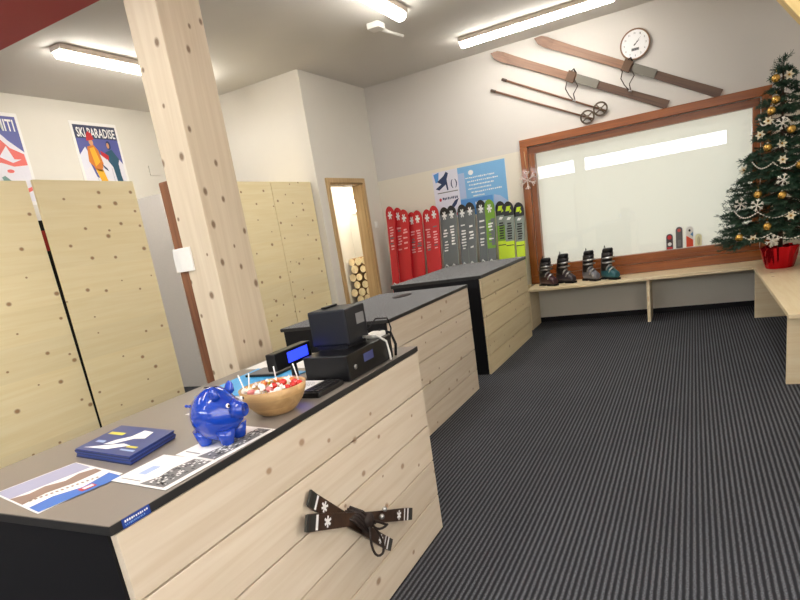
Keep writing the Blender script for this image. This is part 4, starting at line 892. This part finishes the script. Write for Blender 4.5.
for p, w_ in zip(gold, places):
    if g0 is None:
        t = thing('gold_bauble', (0, 0, 0), '', 'bauble'); M().ball((0, 0, 0), .034, m_gold, 16).build('ball', t, world=False)
        M().lathe([(.009, .032), (.009, .042), (.004, .043)], m_metal, n=10).build('cap', t, world=False); M().tube([(0, 0, .042), (.004, 0, .056), (0, 0, .07)], .0018, m_gold, 5).build('hook', t, world=False); g0 = t
    else: t = copy_tree(g0)
    t.location = p; t['label'] = 'gold bauble hanging '+w_+' of the Christmas tree'; t['group'] = 'gold baubles on the tree'
white = [(.733, 6.62, 2.106), (.579, 6.53, 1.767), (.672, 6.43, 1.561), (.674, 6.39, 1.429), (.405, 6.60, 1.396), (.522, 6.54, 1.665), (.726, 6.26, .966), (.455, 6.27, .809)]
pls = ['near the tip', 'on the upper left', 'at the centre above mid height', 'at the centre at mid height', 'on the far left at mid height', 'on the left above mid height', 'low down in front', 'low on the left']
a0_ = None
for p, w_ in zip(white, pls):
    if a0_ is None:
        t = thing('poinsettia_ornament', (0, 0, 0), '', 'ornament'); pm = M()
        for k in range(6):
            a = k*pi/3; d = V((cos(a), -.35, sin(a))).normalized(); s_ = V((-sin(a), 0, cos(a)))*.016
            pm.add([V((0, 0, 0)), d*.02+s_*.75, d*.044, d*.02-s_*.75, d*.02+V((0, -.005, 0))], [(0, 1, 4), (1, 2, 4), (2, 3, 4), (3, 0, 4), (0, 3, 2, 1)], m_cream)
        pm.build('petals', t, world=False); M().ball((0, -.01, 0), .010, m_gold, 8).build('centre_bead', t, world=False); a0_ = t
    else: t = copy_tree(a0_)
    t.location = p; t['label'] = 'cream flower ornament '+w_+' of the Christmas tree'; t['group'] = 'cream flowers on the tree'
f0 = None
for p, w_ in zip([(.679, 6.35, 1.263), (.489, 6.35, 1.086), (.373, 6.46, 1.11), (.677, 6.48, 1.725), (.593, 6.22, .777)], ('at the centre below mid height', 'on the lower left', 'at the far left edge', 'high at the centre', 'on the lowest branches')):
    if f0 is None:
        t = thing('white_snowflake', (0, 0, 0), '', 'ornament'); fm_ = M()
        for k in range(6):
            a = k*pi/3+.3; d = V((cos(a), 0, sin(a))); fm_.tube([(0, 0, 0), d*.055], .005, m_silv, 5)
            for sg in (-.7, .7): fm_.tube([d*.03, d*.03+V((cos(a+sg), 0, sin(a+sg)))*.022], .004, m_silv, 4)
        fm_.build('arms', t, world=False); M().ball((0, -.003, 0), .010, m_silv, 8).build('centre_bead', t, world=False); f0 = t
    else: t = copy_tree(f0)
    t.location = p; t['label'] = 'white snowflake ornament '+w_+' of the Christmas tree'; t['group'] = 'snowflakes on the tree'
for (zA, zB_, rA, rB, a0, a1, w_) in ((1.05, .98, .43, .45, 3.6, 5.4, 'third string of pearl beads from the tip of the Christmas tree'), (.86, .80, .50, .50, 3.9, 5.6, 'lowest string of pearl beads on the Christmas tree, just above the pot'), (1.45, 1.36, .31, .33, 3.8, 5.6, 'second string of pearl beads from the tip of the Christmas tree'), (1.8, 1.74, .2, .21, 3.5, 5.4, 'topmost string of pearl beads on the Christmas tree')):
    ga = M()
    for i in range(34):
        t = i/33; a = a0+(a1-a0)*t; r = (rA+(rB-rA)*t)*.96; p = (TX+r*cos(a), TY+r*sin(a), zA+(zB_-zA)*t-.05*abs(sin(3*pi*t)))
        if i: ga.tube([pp, p], .002, m_silv, 5)
        ga.ball(p, .0075, m_silv, 6); pp = p
    tag(ga.build('bead_garland'), w_, 'garland', 'bead garlands on the tree')

# ------------------------------------------------------------------ world, camera, view
wd = bpy.data.worlds.new('world'); sc.world = wd; wd.use_nodes = True
wd.node_tree.nodes['Background'].inputs[0].default_value = (.8, .85, .9, 1); wd.node_tree.nodes['Background'].inputs[1].default_value = .3
cam = bpy.data.cameras.new('camera'); co = bpy.data.objects.new('camera', cam); col.objects.link(co)
yaw, pit, rol = -0.50782833, -0.26744903, -0.16425331
f = V((sin(yaw)*cos(pit), cos(yaw)*cos(pit), sin(pit))); r = V((cos(yaw), -sin(yaw), 0)); u = r.cross(f)
r2 = r*cos(rol)+u*sin(rol); u2 = u*cos(rol)-r*sin(rol)
co.matrix_world = Matrix(((r2.x, u2.x, -f.x, 0), (r2.y, u2.y, -f.y, 0), (r2.z, u2.z, -f.z, 1.35), (0, 0, 0, 1)))
cam.sensor_width = 36; cam.lens = 593.435*36/800; cam.shift_x = (400-382.113)/800; cam.shift_y = (400.548-300)/800; cam.clip_start = .02
sc.camera = co
vs = sc.view_settings; vs.view_transform = 'Standard'; vs.look = 'None'; vs.gamma = 1; vs.use_curve_mapping = False; vs.exposure = 1.35
